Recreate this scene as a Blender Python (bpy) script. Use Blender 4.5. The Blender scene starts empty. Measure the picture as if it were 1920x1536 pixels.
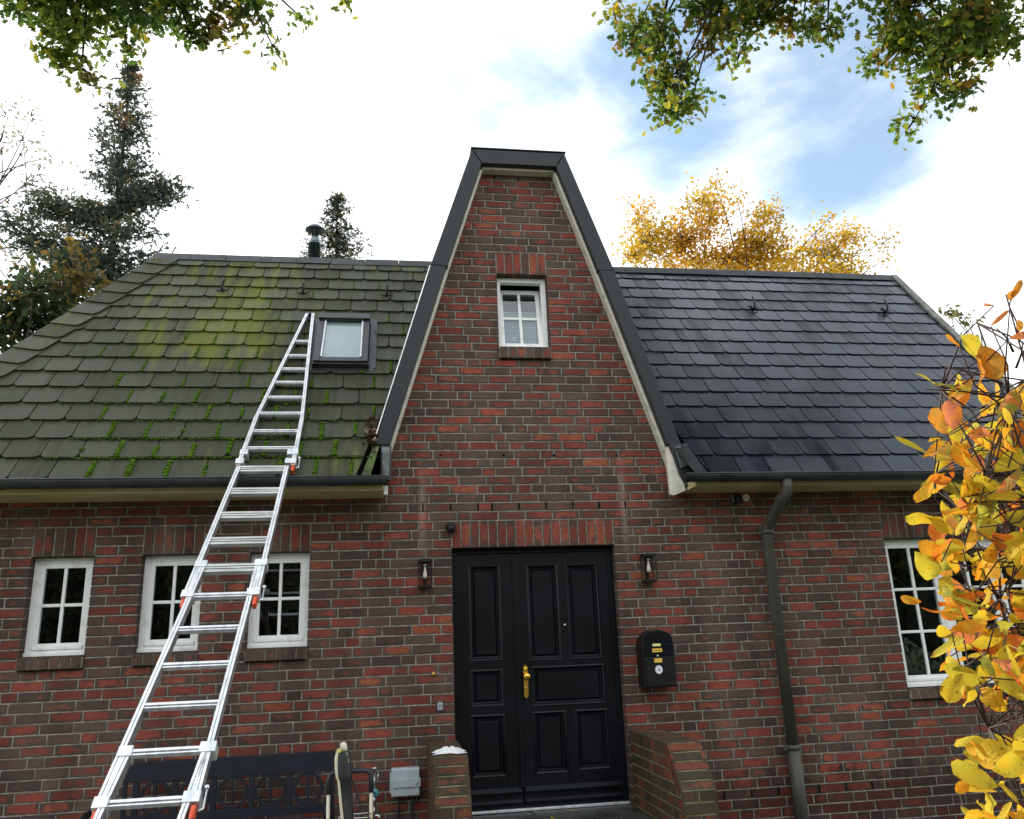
import bpy, math, random
import numpy as np
from mathutils import Vector, Matrix

rad = math.radians
S = bpy.context.scene
C = S.collection
random.seed(7)
rng = np.random.default_rng(11)

# ------------------------------------------------------------------ camera
CAM = np.array([-0.5342, -7.2666, 1.373]); YAW, PIT, ROL, F = 0.1533, 0.2792, -0.0394, 1520.0
def cam_axes():
    cy, sy, cp, sp = math.cos(YAW), math.sin(YAW), math.cos(PIT), math.sin(PIT)
    f = np.array([sy*cp, cy*cp, sp]); r = np.array([cy, -sy, 0.0]); u = np.cross(r, f)
    c, s = math.cos(ROL), math.sin(ROL)
    return np.array([c*r+s*u, -s*r+c*u, f])
AX = cam_axes()
cd = bpy.data.cameras.new('camera'); cam = bpy.data.objects.new('camera', cd); C.objects.link(cam)
cd.sensor_fit = 'HORIZONTAL'; cd.sensor_width = 36; cd.lens = F/1920*36; cd.clip_start = 0.05; cd.clip_end = 3000
m = Matrix.Identity(4)
for i in range(3):
    m[i][0], m[i][1], m[i][2], m[i][3] = AX[0][i], AX[1][i], -AX[2][i], CAM[i]
cam.matrix_world = m
S.camera = cam
# measured points of the photograph -> points in the place
def ray(x, y): return np.array([(x-960)/F, -(y-768)/F, 1.0]) @ AX
def at(x, y, Y=0.0):
    d = ray(x, y); return CAM + d*((Y-CAM[1])/d[1])
def atz(x, y, Z):
    d = ray(x, y); return CAM + d*((Z-CAM[2])/d[2])
def atp(x, y, P, n):
    d = ray(x, y); return CAM + d*(np.dot(n, np.array(P)-CAM)/np.dot(n, d))
def atd(x, y, dist): 
    d = ray(x, y); return CAM + d/np.linalg.norm(d)*dist

# ------------------------------------------------------------------ light
SUN_EL, SUN_AZ = rad(27), (-0.60, 0.80)          # behind the house, to the left
hx, hy = SUN_AZ; hl = math.hypot(hx, hy)
sdir = Vector((hx/hl*math.cos(SUN_EL), hy/hl*math.cos(SUN_EL), math.sin(SUN_EL)))
sl = bpy.data.lights.new('sun', 'SUN'); sl.energy = 4.2; sl.angle = rad(0.6); sl.color = (1, .93, .82)
so = bpy.data.objects.new('sun', sl); C.objects.link(so); so.location = (-20, 25, 20)
so.rotation_euler = (-sdir).to_track_quat('-Z', 'Y').to_euler()

W = bpy.data.worlds.new('World'); S.world = W; W.use_nodes = True
nt = W.node_tree; N = nt.nodes; L = nt.links
bg = N['Background']; bg.inputs['Strength'].default_value = 0.1
sky = N.new('ShaderNodeTexSky'); sky.sky_type = 'NISHITA'; sky.sun_disc = False
sky.sun_elevation = SUN_EL; sky.sun_rotation = math.atan2(sdir.x, sdir.y); sky.air_density = 1.0; sky.dust_density = .6
tc = N.new('ShaderNodeTexCoord')
def vdot(vec, lo, hi, o0, o1):
    d = N.new('ShaderNodeVectorMath'); d.operation = 'DOT_PRODUCT'; d.inputs[1].default_value = vec
    L.new(tc.outputs['Generated'], d.inputs[0])
    r = N.new('ShaderNodeMapRange'); r.interpolation_type = 'SMOOTHSTEP'
    for i, v in enumerate((lo, hi, o0, o1)): r.inputs[i+1].default_value = v
    L.new(d.outputs['Value'], r.inputs[0]); return r.outputs[0]
def madd(a, b, op='ADD'):
    n = N.new('ShaderNodeMath'); n.operation = op
    for i, q in enumerate((a, b)):
        if isinstance(q, (int, float)): n.inputs[i].default_value = q
        else: L.new(q, n.inputs[i])
    return n.outputs[0]
def nrm(v): v = np.array(v); return tuple(v/np.linalg.norm(v))
mp = N.new('ShaderNodeMapping'); mp.inputs['Scale'].default_value = (1.0, 1.0, 2.2); mp.inputs['Rotation'].default_value = (0.25, .35, 0)
L.new(tc.outputs['Generated'], mp.inputs[0])
n1 = N.new('ShaderNodeTexNoise'); n1.inputs['Scale'].default_value = 3.2; n1.inputs['Detail'].default_value = 9; n1.inputs['Roughness'].default_value = .58
n1.inputs['Distortion'].default_value = .25
L.new(mp.outputs[0], n1.inputs['Vector'])
blue = vdot(nrm(ray(1470, 120)), .970, 1.0, 0, .92)
blue2 = vdot(nrm(ray(1850, 250)), .965, 1.0, 0, .30)
blue3 = vdot(nrm(ray(1010, 190)), .972, 1.0, 0, .46)
zen = vdot(nrm((.30, -.10, 1)), .78, .95, 0, .85)
clear = madd(madd(madd(blue, blue2), blue3), zen)
n1s = N.new('ShaderNodeMapRange'); L.new(n1.outputs['Fac'], n1s.inputs[0])
for i, v in enumerate((.28, .72, -.5, .5)): n1s.inputs[i+1].default_value = v
cov = madd(madd(1.12, clear, 'SUBTRACT'), n1s.outputs[0])
mr = N.new('ShaderNodeMapRange'); mr.interpolation_type = 'SMOOTHSTEP'
for i, v in enumerate((-.03, .95, .13, 1)): mr.inputs[i+1].default_value = v
L.new(cov, mr.inputs[0])
br = N.new('ShaderNodeMixRGB'); br.blend_type = 'MULTIPLY'; br.inputs[0].default_value = 1; br.inputs[2].default_value = (1.35, 1.62, 1.62, 1)
L.new(sky.outputs[0], br.inputs[1])
mx = N.new('ShaderNodeMixRGB'); L.new(mr.outputs[0], mx.inputs[0]); L.new(br.outputs[0], mx.inputs[1]); mx.inputs[2].default_value = (13.2, 13.6, 13.8, 1)
L.new(mx.outputs[0], bg.inputs['Color'])

S.view_settings.view_transform = 'Standard'; S.view_settings.look = 'None'
S.view_settings.exposure = 0.52; S.view_settings.gamma = 1
S.render.engine = 'CYCLES'; S.cycles.max_bounces = 7; S.cycles.transparent_max_bounces = 12
S.cycles.use_denoising = True

# ------------------------------------------------------------------ materials
def newmat(name):
    mt = bpy.data.materials.new(name); mt.use_nodes = True
    t = mt.node_tree; return mt, t, t.nodes, t.links, t.nodes['Principled BSDF']
def c4(c): return (c[0], c[1], c[2], 1)
def mat(name, col, rough=.5, metal=0, var=0.0, vs=4.0, bump=0.0, bs=40.0, spec=.5, col2=None, stretch=(1, 1, 1), lo=.4, hi=.62, rvar=0):
    mt, t, n, l, b = newmat(name)
    b.inputs['Roughness'].default_value = rough; b.inputs['Metallic'].default_value = metal
    b.inputs['Specular IOR Level'].default_value = spec
    b.inputs['Base Color'].default_value = c4(col)
    tcn = n.new('ShaderNodeTexCoord'); mpn = n.new('ShaderNodeMapping'); mpn.inputs['Scale'].default_value = stretch
    l.new(tcn.outputs['Object'], mpn.inputs[0])
    if var or col2:
        nz = n.new('ShaderNodeTexNoise'); nz.inputs['Scale'].default_value = vs; nz.inputs['Detail'].default_value = 7; nz.inputs['Roughness'].default_value = .6
        l.new(mpn.outputs[0], nz.inputs['Vector'])
        cr = n.new('ShaderNodeValToRGB'); cr.color_ramp.elements[0].position = lo; cr.color_ramp.elements[1].position = hi
        a = col2 if col2 else tuple(x*(1-var) for x in col); bb = col if col2 else tuple(min(1, x*(1+var)) for x in col)
        cr.color_ramp.elements[0].color = c4(a); cr.color_ramp.elements[1].color = c4(bb)
        l.new(nz.outputs['Fac'], cr.inputs[0]); l.new(cr.outputs[0], b.inputs['Base Color'])
        if rvar:
            q = n.new('ShaderNodeMapRange'); q.inputs[3].default_value = rough-rvar; q.inputs[4].default_value = rough+rvar
            q.inputs[1].default_value = .3; q.inputs[2].default_value = .7
            l.new(nz.outputs['Fac'], q.inputs[0]); l.new(q.outputs[0], b.inputs['Roughness'])
    if bump:
        nb = n.new('ShaderNodeTexNoise'); nb.inputs['Scale'].default_value = bs; nb.inputs['Detail'].default_value = 4
        l.new(mpn.outputs[0], nb.inputs['Vector'])
        bp = n.new('ShaderNodeBump'); bp.inputs['Strength'].default_value = bump; bp.inputs['Distance'].default_value = .01
        l.new(nb.outputs['Fac'], bp.inputs['Height']); l.new(bp.outputs[0], b.inputs['Normal'])
    return mt

def brick_mat(name, dark=((.052, .037, .031), (.125, .084, .066)), reds=((.14, .034, .024), (.25, .054, .035), (.36, .125, .055)), moss=0.0):
    mt, t, n, l, b = newmat(name)
    b.inputs['Roughness'].default_value = .82; b.inputs['Specular IOR Level'].default_value = .3
    def at_(nm):
        a = n.new('ShaderNodeAttribute'); a.attribute_name = nm; return a
    ac, au = at_('bcol'), at_('buv')
    sc = n.new('ShaderNodeSeparateColor'); l.new(ac.outputs['Color'], sc.inputs[0])
    su = n.new('ShaderNodeSeparateXYZ'); l.new(au.outputs['Vector'], su.inputs[0])
    def M(op, a, c=None, clamp=False):
        q = n.new('ShaderNodeMath'); q.operation = op; q.use_clamp = clamp
        for i, v in enumerate((a, c)):
            if v is None: continue
            if isinstance(v, (int, float)): q.inputs[i].default_value = v
            else: l.new(v, q.inputs[i])
        return q.outputs[0]
    tcn = n.new('ShaderNodeTexCoord')
    def noise(scale, det=4, rough=.6):
        q = n.new('ShaderNodeTexNoise'); q.inputs['Scale'].default_value = scale; q.inputs['Detail'].default_value = det; q.inputs['Roughness'].default_value = rough
        l.new(tcn.outputs['Object'], q.inputs['Vector']); return q.outputs['Fac']
    nA, nB, nC = noise(9, 3), noise(26, 5), noise(90, 4)
    eu = M('POWER', M('ABSOLUTE', M('SUBTRACT', M('MULTIPLY', su.outputs[0], 2), 1)), 3.6)
    ev = M('POWER', M('ABSOLUTE', M('SUBTRACT', M('MULTIPLY', su.outputs[1], 2), 1)), 2.3)
    edge = M('MAXIMUM', eu, ev)
    val = M('ADD', M('SUBTRACT', 1.0, edge), M('ADD', M('MULTIPLY', M('SUBTRACT', nA, .5), 2.6), M('MULTIPLY', M('SUBTRACT', nB, .5), .9)))
    thr = M('SUBTRACT', 1.40, M('MULTIPLY', sc.outputs[1], 1.22))
    mk = n.new('ShaderNodeMapRange'); mk.interpolation_type = 'SMOOTHSTEP'
    l.new(M('SUBTRACT', val, thr), mk.inputs[0]); mk.inputs[1].default_value = -.30; mk.inputs[2].default_value = .42; mk.inputs[4].default_value = .95
    rr = n.new('ShaderNodeValToRGB'); e = rr.color_ramp.elements
    e[0].color = c4(reds[0]); e[1].color = c4(reds[2]); x = e.new(.6); x.color = c4(reds[1])
    l.new(M('ADD', M('MULTIPLY', sc.outputs[2], .75), M('MULTIPLY', M('SUBTRACT', nB, .5), .9)), rr.inputs[0])
    dk = n.new('ShaderNodeMixRGB'); dk.inputs[1].default_value = c4(dark[0]); dk.inputs[2].default_value = c4(dark[1])
    l.new(M('ADD', M('MULTIPLY', sc.outputs[0], .7), M('MULTIPLY', M('SUBTRACT', nB, .4), 1.0), True), dk.inputs[0])
    mx = n.new('ShaderNodeMixRGB'); l.new(mk.outputs[0], mx.inputs[0]); l.new(dk.outputs[0], mx.inputs[1]); l.new(rr.outputs[0], mx.inputs[2])
    out = mx.outputs[0]
    # fine speckle
    sp = n.new('ShaderNodeMixRGB'); sp.blend_type = 'MULTIPLY'; sp.inputs[0].default_value = .55
    q = n.new('ShaderNodeMapRange'); q.inputs[1].default_value = .3; q.inputs[2].default_value = .7; q.inputs[3].default_value = .55; q.inputs[4].default_value = 1.35
    l.new(nC, q.inputs[0]); l.new(out, sp.inputs[1]); l.new(q.outputs[0], sp.inputs[2]); out = sp.outputs[0]
    # damp stain low on the right part, its own ragged shape
    so_ = n.new('ShaderNodeSeparateXYZ'); l.new(tcn.outputs['Object'], so_.inputs[0])
    st = M('SUBTRACT', M('MULTIPLY', M('SUBTRACT', .26, so_.outputs[2]), 5.0), M('MULTIPLY', M('SUBTRACT', nA, .5), 4.0))
    st = M('MULTIPLY', M('MULTIPLY', st, 1.0, True), M('MULTIPLY', M('SUBTRACT', so_.outputs[0], 1.9), 4, True))
    dm = n.new('ShaderNodeMixRGB'); dm.blend_type = 'MULTIPLY'; l.new(M('MULTIPLY', st, .75), dm.inputs[0]); l.new(out, dm.inputs[1]); dm.inputs[2].default_value = (.33, .27, .26, 1)
    out = dm.outputs[0]
    gr = n.new('ShaderNodeMapping'); gr.inputs['Scale'].default_value = (2.2, 1, .45); l.new(tcn.outputs['Object'], gr.inputs[0])
    gn = n.new('ShaderNodeTexNoise'); gn.inputs['Scale'].default_value = 1.6; gn.inputs['Detail'].default_value = 6; l.new(gr.outputs[0], gn.inputs['Vector'])
    gq = n.new('ShaderNodeMapRange'); gq.inputs[1].default_value = .35; gq.inputs[2].default_value = .65; gq.inputs[3].default_value = .70; gq.inputs[4].default_value = 1.18; l.new(gn.outputs['Fac'], gq.inputs[0])
    gm_ = n.new('ShaderNodeMixRGB'); gm_.blend_type = 'MULTIPLY'; gm_.inputs[0].default_value = 1; l.new(out, gm_.inputs[1]); l.new(gq.outputs[0], gm_.inputs[2]); out = gm_.outputs[0]
    ef = None
    for x0 in (-.262, 1.60):                       # pale lime runs down the wall beside the entrance
        q1 = M('SUBTRACT', 1, M('MULTIPLY', M('ABSOLUTE', M('SUBTRACT', so_.outputs[0], x0)), 22), True)
        q2 = M('SUBTRACT', 1, M('MULTIPLY', M('ABSOLUTE', M('SUBTRACT', so_.outputs[2], 2.55)), 1.9), True)
        q1 = M('MULTIPLY', q1, q2); ef = q1 if ef is None else M('ADD', ef, q1)
    em_ = n.new('ShaderNodeMixRGB'); em_.inputs[2].default_value = (.50, .36, .31, 1); l.new(M('MULTIPLY', M('MULTIPLY', ef, nB), .75), em_.inputs[0]); l.new(out, em_.inputs[1]); out = em_.outputs[0]
    if moss:
        mm = n.new('ShaderNodeMixRGB'); mm.inputs[2].default_value = (.075, .068, .022, 1)
        z = n.new('ShaderNodeMapRange'); z.inputs[1].default_value = .38; z.inputs[2].default_value = .68; z.inputs[4].default_value = moss
        l.new(nA, z.inputs[0]); l.new(z.outputs[0], mm.inputs[0]); l.new(out, mm.inputs[1]); out = mm.outputs[0]
    l.new(out, b.inputs['Base Color'])
    bp = n.new('ShaderNodeBump'); bp.inputs['Strength'].default_value = .5; bp.inputs['Distance'].default_value = .006
    l.new(M('ADD', nC, nB), bp.inputs['Height']); l.new(bp.outputs[0], b.inputs['Normal'])
    return mt

def leaf_mat(name, trans=.45, rough=.45, vein=False):
    mt, t, n, l, b = newmat(name)
    a = n.new('ShaderNodeAttribute'); a.attribute_name = 'col'
    col = a.outputs['Color']
    if vein:
        tcn = n.new('ShaderNodeTexCoord')
        nz = n.new('ShaderNodeTexNoise'); nz.inputs['Scale'].default_value = 38; nz.inputs['Detail'].default_value = 5; nz.inputs['Roughness'].default_value = .65
        l.new(tcn.outputs['Object'], nz.inputs['Vector'])
        uv = n.new('ShaderNodeAttribute'); uv.attribute_name = 'buv'
        sx = n.new('ShaderNodeSeparateXYZ'); l.new(uv.outputs['Vector'], sx.inputs[0])
        def M(op, p, q=None):
            k = n.new('ShaderNodeMath'); k.operation = op
            for i, v in enumerate((p, q)):
                if v is None: continue
                if isinstance(v, (int, float)): k.inputs[i].default_value = v
                else: l.new(v, k.inputs[i])
            return k.outputs[0]
        # side veins run forward from the midrib
        w = M('SINE', M('MULTIPLY', M('SUBTRACT', sx.outputs[1], M('MULTIPLY', M('ABSOLUTE', sx.outputs[0]), .55)), 48))
        wv = M('MULTIPLY', M('POWER', M('ABSOLUTE', w), 14.0), .22)
        cr = n.new('ShaderNodeMapRange'); cr.inputs[1].default_value = .4; cr.inputs[2].default_value = .68
        l.new(nz.outputs['Fac'], cr.inputs[0])
        b2 = n.new('ShaderNodeAttribute'); b2.attribute_name = 'col2'
        mx = n.new('ShaderNodeMixRGB'); l.new(cr.outputs[0], mx.inputs[0]); l.new(col, mx.inputs[1]); l.new(b2.outputs['Color'], mx.inputs[2])
        mv = n.new('ShaderNodeMixRGB'); mv.inputs[2].default_value = (.46, .27, .03, 1); l.new(wv, mv.inputs[0]); l.new(mx.outputs[0], mv.inputs[1])
        col = mv.outputs[0]
        n3 = n.new('ShaderNodeTexNoise'); n3.inputs['Scale'].default_value = 95; n3.inputs['Detail'].default_value = 3; l.new(tcn.outputs['Object'], n3.inputs['Vector'])
        s3 = n.new('ShaderNodeMapRange'); s3.inputs[1].default_value = .64; s3.inputs[2].default_value = .72; s3.inputs[4].default_value = .8
        l.new(M('ADD', n3.outputs['Fac'], M('MULTIPLY', M('POWER', M('ABSOLUTE', M('MULTIPLY', sx.outputs[0], 2)), 6.0), .13)), s3.inputs[0])
        m3 = n.new('ShaderNodeMixRGB'); m3.inputs[2].default_value = (.16, .06, .02, 1); l.new(s3.outputs[0], m3.inputs[0]); l.new(col, m3.inputs[1]); col = m3.outputs[0]
        bp = n.new('ShaderNodeBump'); bp.inputs['Strength'].default_value = .3; bp.inputs['Distance'].default_value = .0012; l.new(w, bp.inputs['Height'])
        l.new(bp.outputs[0], b.inputs['Normal'])
    l.new(col, b.inputs['Base Color']); b.inputs['Roughness'].default_value = rough; b.inputs['Specular IOR Level'].default_value = .18
    tr = n.new('ShaderNodeBsdfTranslucent'); l.new(col, tr.inputs['Color'])
    ms = n.new('ShaderNodeMixShader'); ms.inputs[0].default_value = trans
    l.new(b.outputs[0], ms.inputs[1]); l.new(tr.outputs[0], ms.inputs[2]); l.new(ms.outputs[0], n['Material Output'].inputs['Surface'])
    return mt

def glass_mat(name, ior=1.75, tint=(.75, .8, .8)):
    mt, t, n, l, b = newmat(name); n.remove(b)
    tp = n.new('ShaderNodeBsdfTransparent'); tp.inputs[0].default_value = c4(tint)
    gl = n.new('ShaderNodeBsdfGlossy'); gl.inputs['Roughness'].default_value = .012; gl.inputs['Color'].default_value = (.95, .97, 1, 1)
    lw = n.new('ShaderNodeLayerWeight'); lw.inputs[0].default_value = .5
    pw = n.new('ShaderNodeMath'); pw.operation = 'POWER'; pw.inputs[1].default_value = 5; l.new(lw.outputs['Facing'], pw.inputs[0])
    f0 = ((ior-1)/(ior+1))**2; fr = n.new('ShaderNodeMapRange'); fr.inputs[3].default_value = f0; fr.inputs[4].default_value = 1; l.new(pw.outputs[0], fr.inputs[0])
    ms = n.new('ShaderNodeMixShader'); l.new(fr.outputs[0], ms.inputs[0]); l.new(tp.outputs[0], ms.inputs[1]); l.new(gl.outputs[0], ms.inputs[2])
    l.new(ms.outputs[0], n['Material Output'].inputs['Surface'])
    return mt

def tile_mat(name, base, algae, rough, wet):
    mt, t, n, l, b = newmat(name)
    tcn = n.new('ShaderNodeTexCoord')
    a = n.new('ShaderNodeAttribute'); a.attribute_name = 'bcol'
    sc = n.new('ShaderNodeSeparateColor'); l.new(a.outputs['Color'], sc.inputs[0])
    def noise(scale, st, det=5):
        mpn = n.new('ShaderNodeMapping'); mpn.inputs['Scale'].default_value = st; l.new(tcn.outputs['Object'], mpn.inputs[0])
        q = n.new('ShaderNodeTexNoise'); q.inputs['Scale'].default_value = scale; q.inputs['Detail'].default_value = det; q.inputs['Roughness'].default_value = .62
        l.new(mpn.outputs[0], q.inputs['Vector']); return q.outputs['Fac']
    def M(op, p, q=None, clamp=False):
        k = n.new('ShaderNodeMath'); k.operation = op; k.use_clamp = clamp
        for i, v in enumerate((p, q)):
            if v is None: continue
            if isinstance(v, (int, float)): k.inputs[i].default_value = v
            else: l.new(v, k.inputs[i])
        return k.outputs[0]
    fine, streak, big = noise(55, (1, 1, 1)), noise(5.5, (1.5, .22, .22)), noise(.9, (1, .6, .6), 3)
    tone = M('ADD', M('MULTIPLY', sc.outputs[0], .45), M('MULTIPLY', fine, .75))
    c1 = n.new('ShaderNodeMixRGB'); c1.inputs[1].default_value = c4([x*.62 for x in base]); c1.inputs[2].default_value = c4([x*1.3 for x in base]); l.new(tone, c1.inputs[0])
    am = n.new('ShaderNodeMapRange'); am.interpolation_type = 'SMOOTHSTEP'
    if not wet:      # the broad algae patch high on the slope
        sxy = n.new('ShaderNodeSeparateXYZ'); l.new(tcn.outputs['Object'], sxy.inputs[0])
        gx = M('POWER', M('MULTIPLY', M('ADD', sxy.outputs[0], 2.35), .75), 2.0); gz = M('POWER', M('MULTIPLY', M('SUBTRACT', sxy.outputs[2], 4.95), .8), 2.0)
        big = M('ADD', M('MULTIPLY', big, .75), M('MULTIPLY', M('SUBTRACT', 1.0, M('ADD', gx, gz), True), .42))
    l.new(M('ADD', M('MULTIPLY', streak, 1.0), M('MULTIPLY', big, .8)), am.inputs[0])
    am.inputs[1].default_value = .87 if not wet else .98; am.inputs[2].default_value = 1.20 if not wet else 1.16; am.inputs[4].default_value = .85
    c2 = n.new('ShaderNodeMixRGB'); l.new(am.outputs[0], c2.inputs[0]); l.new(c1.outputs[0], c2.inputs[1]); c2.inputs[2].default_value = c4(algae)
    out = c2.outputs[0]
    d1 = n.new('ShaderNodeMixRGB'); d1.blend_type = 'MULTIPLY'; q = n.new('ShaderNodeMapRange'); q.inputs[1].default_value = .52; q.inputs[2].default_value = .68; q.inputs[4].default_value = .7
    s2 = noise(7, (1.7, .18, .18)); l.new(s2, q.inputs[0]); l.new(q.outputs[0], d1.inputs[0]); l.new(out, d1.inputs[1]); d1.inputs[2].default_value = (.5, .46, .38, 1)
    l.new(d1.outputs[0], b.inputs['Base Color'])
    rq = n.new('ShaderNodeMapRange'); rq.inputs[1].default_value = .35; rq.inputs[2].default_value = .7; rq.inputs[3].default_value = rough-.1; rq.inputs[4].default_value = rough+(.30 if wet else .2)
    l.new(M('ADD', M('MULTIPLY', streak, .6), M('MULTIPLY', sc.outputs[1], .3)), rq.inputs[0]); l.new(rq.outputs[0], b.inputs['Roughness'])
    b.inputs['Specular IOR Level'].default_value = .52 if wet else .2
    bp = n.new('ShaderNodeBump'); bp.inputs['Strength'].default_value = .16 if wet else .35; bp.inputs['Distance'].default_value = .006; l.new(fine, bp.inputs['Height']); l.new(bp.outputs[0], b.inputs['Normal'])
    return mt

MT = {
 'brick': brick_mat('facade brick'),
 'pbrick': brick_mat('mossy brick', dark=((.035, .028, .02), (.07, .055, .036)), reds=((.12, .026, .017), (.20, .046, .026), (.26, .10, .045)), moss=.38),
 'mortar': mat('mortar', (.26, .235, .20), .9, var=.35, vs=14, bump=.5, bs=120),
 'mossmortar': mat('mossy mortar', (.21, .195, .13), .9, col2=(.13, .125, .045), vs=9, bump=.4, bs=90),
 'white': mat('white paint', (.86, .87, .86), .42, col2=(.66, .66, .62), vs=7, lo=.28, hi=.46, bump=.08, bs=30),
 'cream': mat('cream board', (.66, .57, .31), .55, col2=(.48, .41, .20), vs=5, stretch=(.5, 2, 2), bump=.1),
 'trimgrey': mat('grey cladding', (.026, .031, .035), .46, col2=(.013, .016, .018), vs=2.6, lo=.3, hi=.7, bump=.12, bs=60, rvar=.12, spec=.34, stretch=(2, 2, .5)),
 'lead': mat('lead', (.22, .26, .27), .5, metal=.3, col2=(.10, .12, .12), vs=12),
 'gutter': mat('dark gutter', (.028, .032, .034), .32, var=.3, vs=3, rvar=.1),
 'pipe': mat('grey green pipe', (.085, .082, .066), .55, col2=(.05, .048, .038), vs=5, stretch=(1, 1, .3), bump=.1),
 'door': mat('black blue door paint', (.0035, .0045, .0075), .33, var=.3, vs=3, bump=.03, bs=80, spec=.26),
 'black': mat('black paint', (.006, .006, .007), .42, spec=.35),
 'void': mat('dark void', (.004, .004, .004), .9, spec=0),
 'room': mat('dark painted room', (.02, .02, .022), .9, spec=0),
 'brass': mat('brass', (.85, .52, .10), .28, metal=1, var=.15, vs=20),
 'steel': mat('steel', (.62, .63, .64), .3, metal=1, var=.15, vs=9),
 'alu': mat('aluminium', (.86, .88, .90), .38, metal=.6, col2=(.62, .64, .67), vs=22, lo=.36, hi=.6, bump=.12, bs=70, stretch=(1, .5, .5)),
 'alu2': mat('aluminium tread', (.66, .69, .67), .42, metal=.6, col2=(.46, .48, .46), vs=16, stretch=(.4, 2, 2), bump=.12, bs=60),
 'alushade': mat('shaded aluminium side', (.30, .30, .30), .5, metal=.5, var=.3, vs=9),  # darker copy of alu: shading of sides and grooves put into the colour
 'orange': mat('orange plastic', (.70, .085, .02), .4),
 'navy': mat('navy bench paint', (.004, .007, .016), .5, var=.25, vs=6, bump=.06),
 'grey': mat('grey plastic box', (.42, .47, .50), .45, var=.1, vs=5),
 'rubber': mat('dark grey rubber', (.03, .032, .036), .5),
 'creampl': mat('cream plastic', (.70, .66, .50), .4),
 'yellow': mat('yellow plastic', (.75, .70, .16), .4),
 'bluegauge': mat('blue gauge', (.06, .28, .34), .3),
 'slate': mat('wet stone slab', (.075, .08, .075), .35, col2=(.03, .032, .028), vs=3.2, bump=.35, bs=22, rvar=.15),
 'paper': mat('white cloth', (.78, .80, .82), .6, bump=.2, bs=50),
 'bark': mat('bark', (.045, .034, .026), .9, col2=(.02, .016, .012), vs=9, stretch=(1, 1, .25), bump=.6, bs=25),
 'twig': mat('twig', (.05, .03, .024), .8),
 'trimwhite': mat('weathered trim paint', (.72, .70, .60), .5, col2=(.50, .47, .36), vs=10, lo=.3, hi=.5, bump=.1),
 'hedgecore': mat('added hedge core', (.014, .022, .008), .95, col2=(.004, .006, .003), vs=7, bump=1, bs=14),
 'valleymoss': mat('mossy metal', (.065, .11, .018), .8, col2=(.03, .045, .015), vs=8, bump=.4, bs=50),
 'dullmoss': mat('dull moss', (.045, .052, .016), .95, col2=(.02, .022, .010), vs=40, bump=.8, bs=130, spec=.1),
 'moss': mat('bright moss', (.10, .20, .012), .95, col2=(.035, .075, .008), vs=30, bump=.8, bs=130, spec=.1),
 'ground': mat('paving', (.13, .125, .115), .8, col2=(.07, .07, .06), vs=2.5, bump=.4, bs=18),
 'grass': mat('lawn', (.05, .075, .02), .95, var=.4, vs=6, bump=.6, bs=60),
 'blind': mat('pale pleated blind', (.50, .56, .66), .8, var=.06, vs=3),
 'skyglare': mat('painted sky reflection', (.84, .86, .86), .8, col2=(.70, .72, .71), vs=40, lo=.36, hi=.6),
 'skyframe': mat('dark window metal', (.020, .021, .023), .38, var=.25, vs=6),
 'glass': glass_mat('window glass'),
 'clear': glass_mat('lantern glass', 1.45, (.95, .95, .95)),
 'bulb': mat('bulb', (.85, .80, .70), .1),
 'tileL': tile_mat('mossy slate tiles', (.046, .051, .030), (.125, .138, .014), .60, False),
 'tileR': tile_mat('dark slate tiles', (.007, .011, .019), (.011, .010, .006), .24, True),
 'leaf': leaf_mat('tree leaves', .55, .55), 'needle': leaf_mat('needles', .3, .7), 'bigleaf': leaf_mat('autumn leaves', .5, .62, True),
 'sticker': mat('white sticker', (.75, .77, .8), .4), 'stickgrey': mat('sticker print', (.32, .33, .36), .5),
 'plate': mat('yellow plate', (.80, .52, .08), .35), 'plate2': mat('pale yellow plate', (.82, .74, .30), .35),
}

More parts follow.
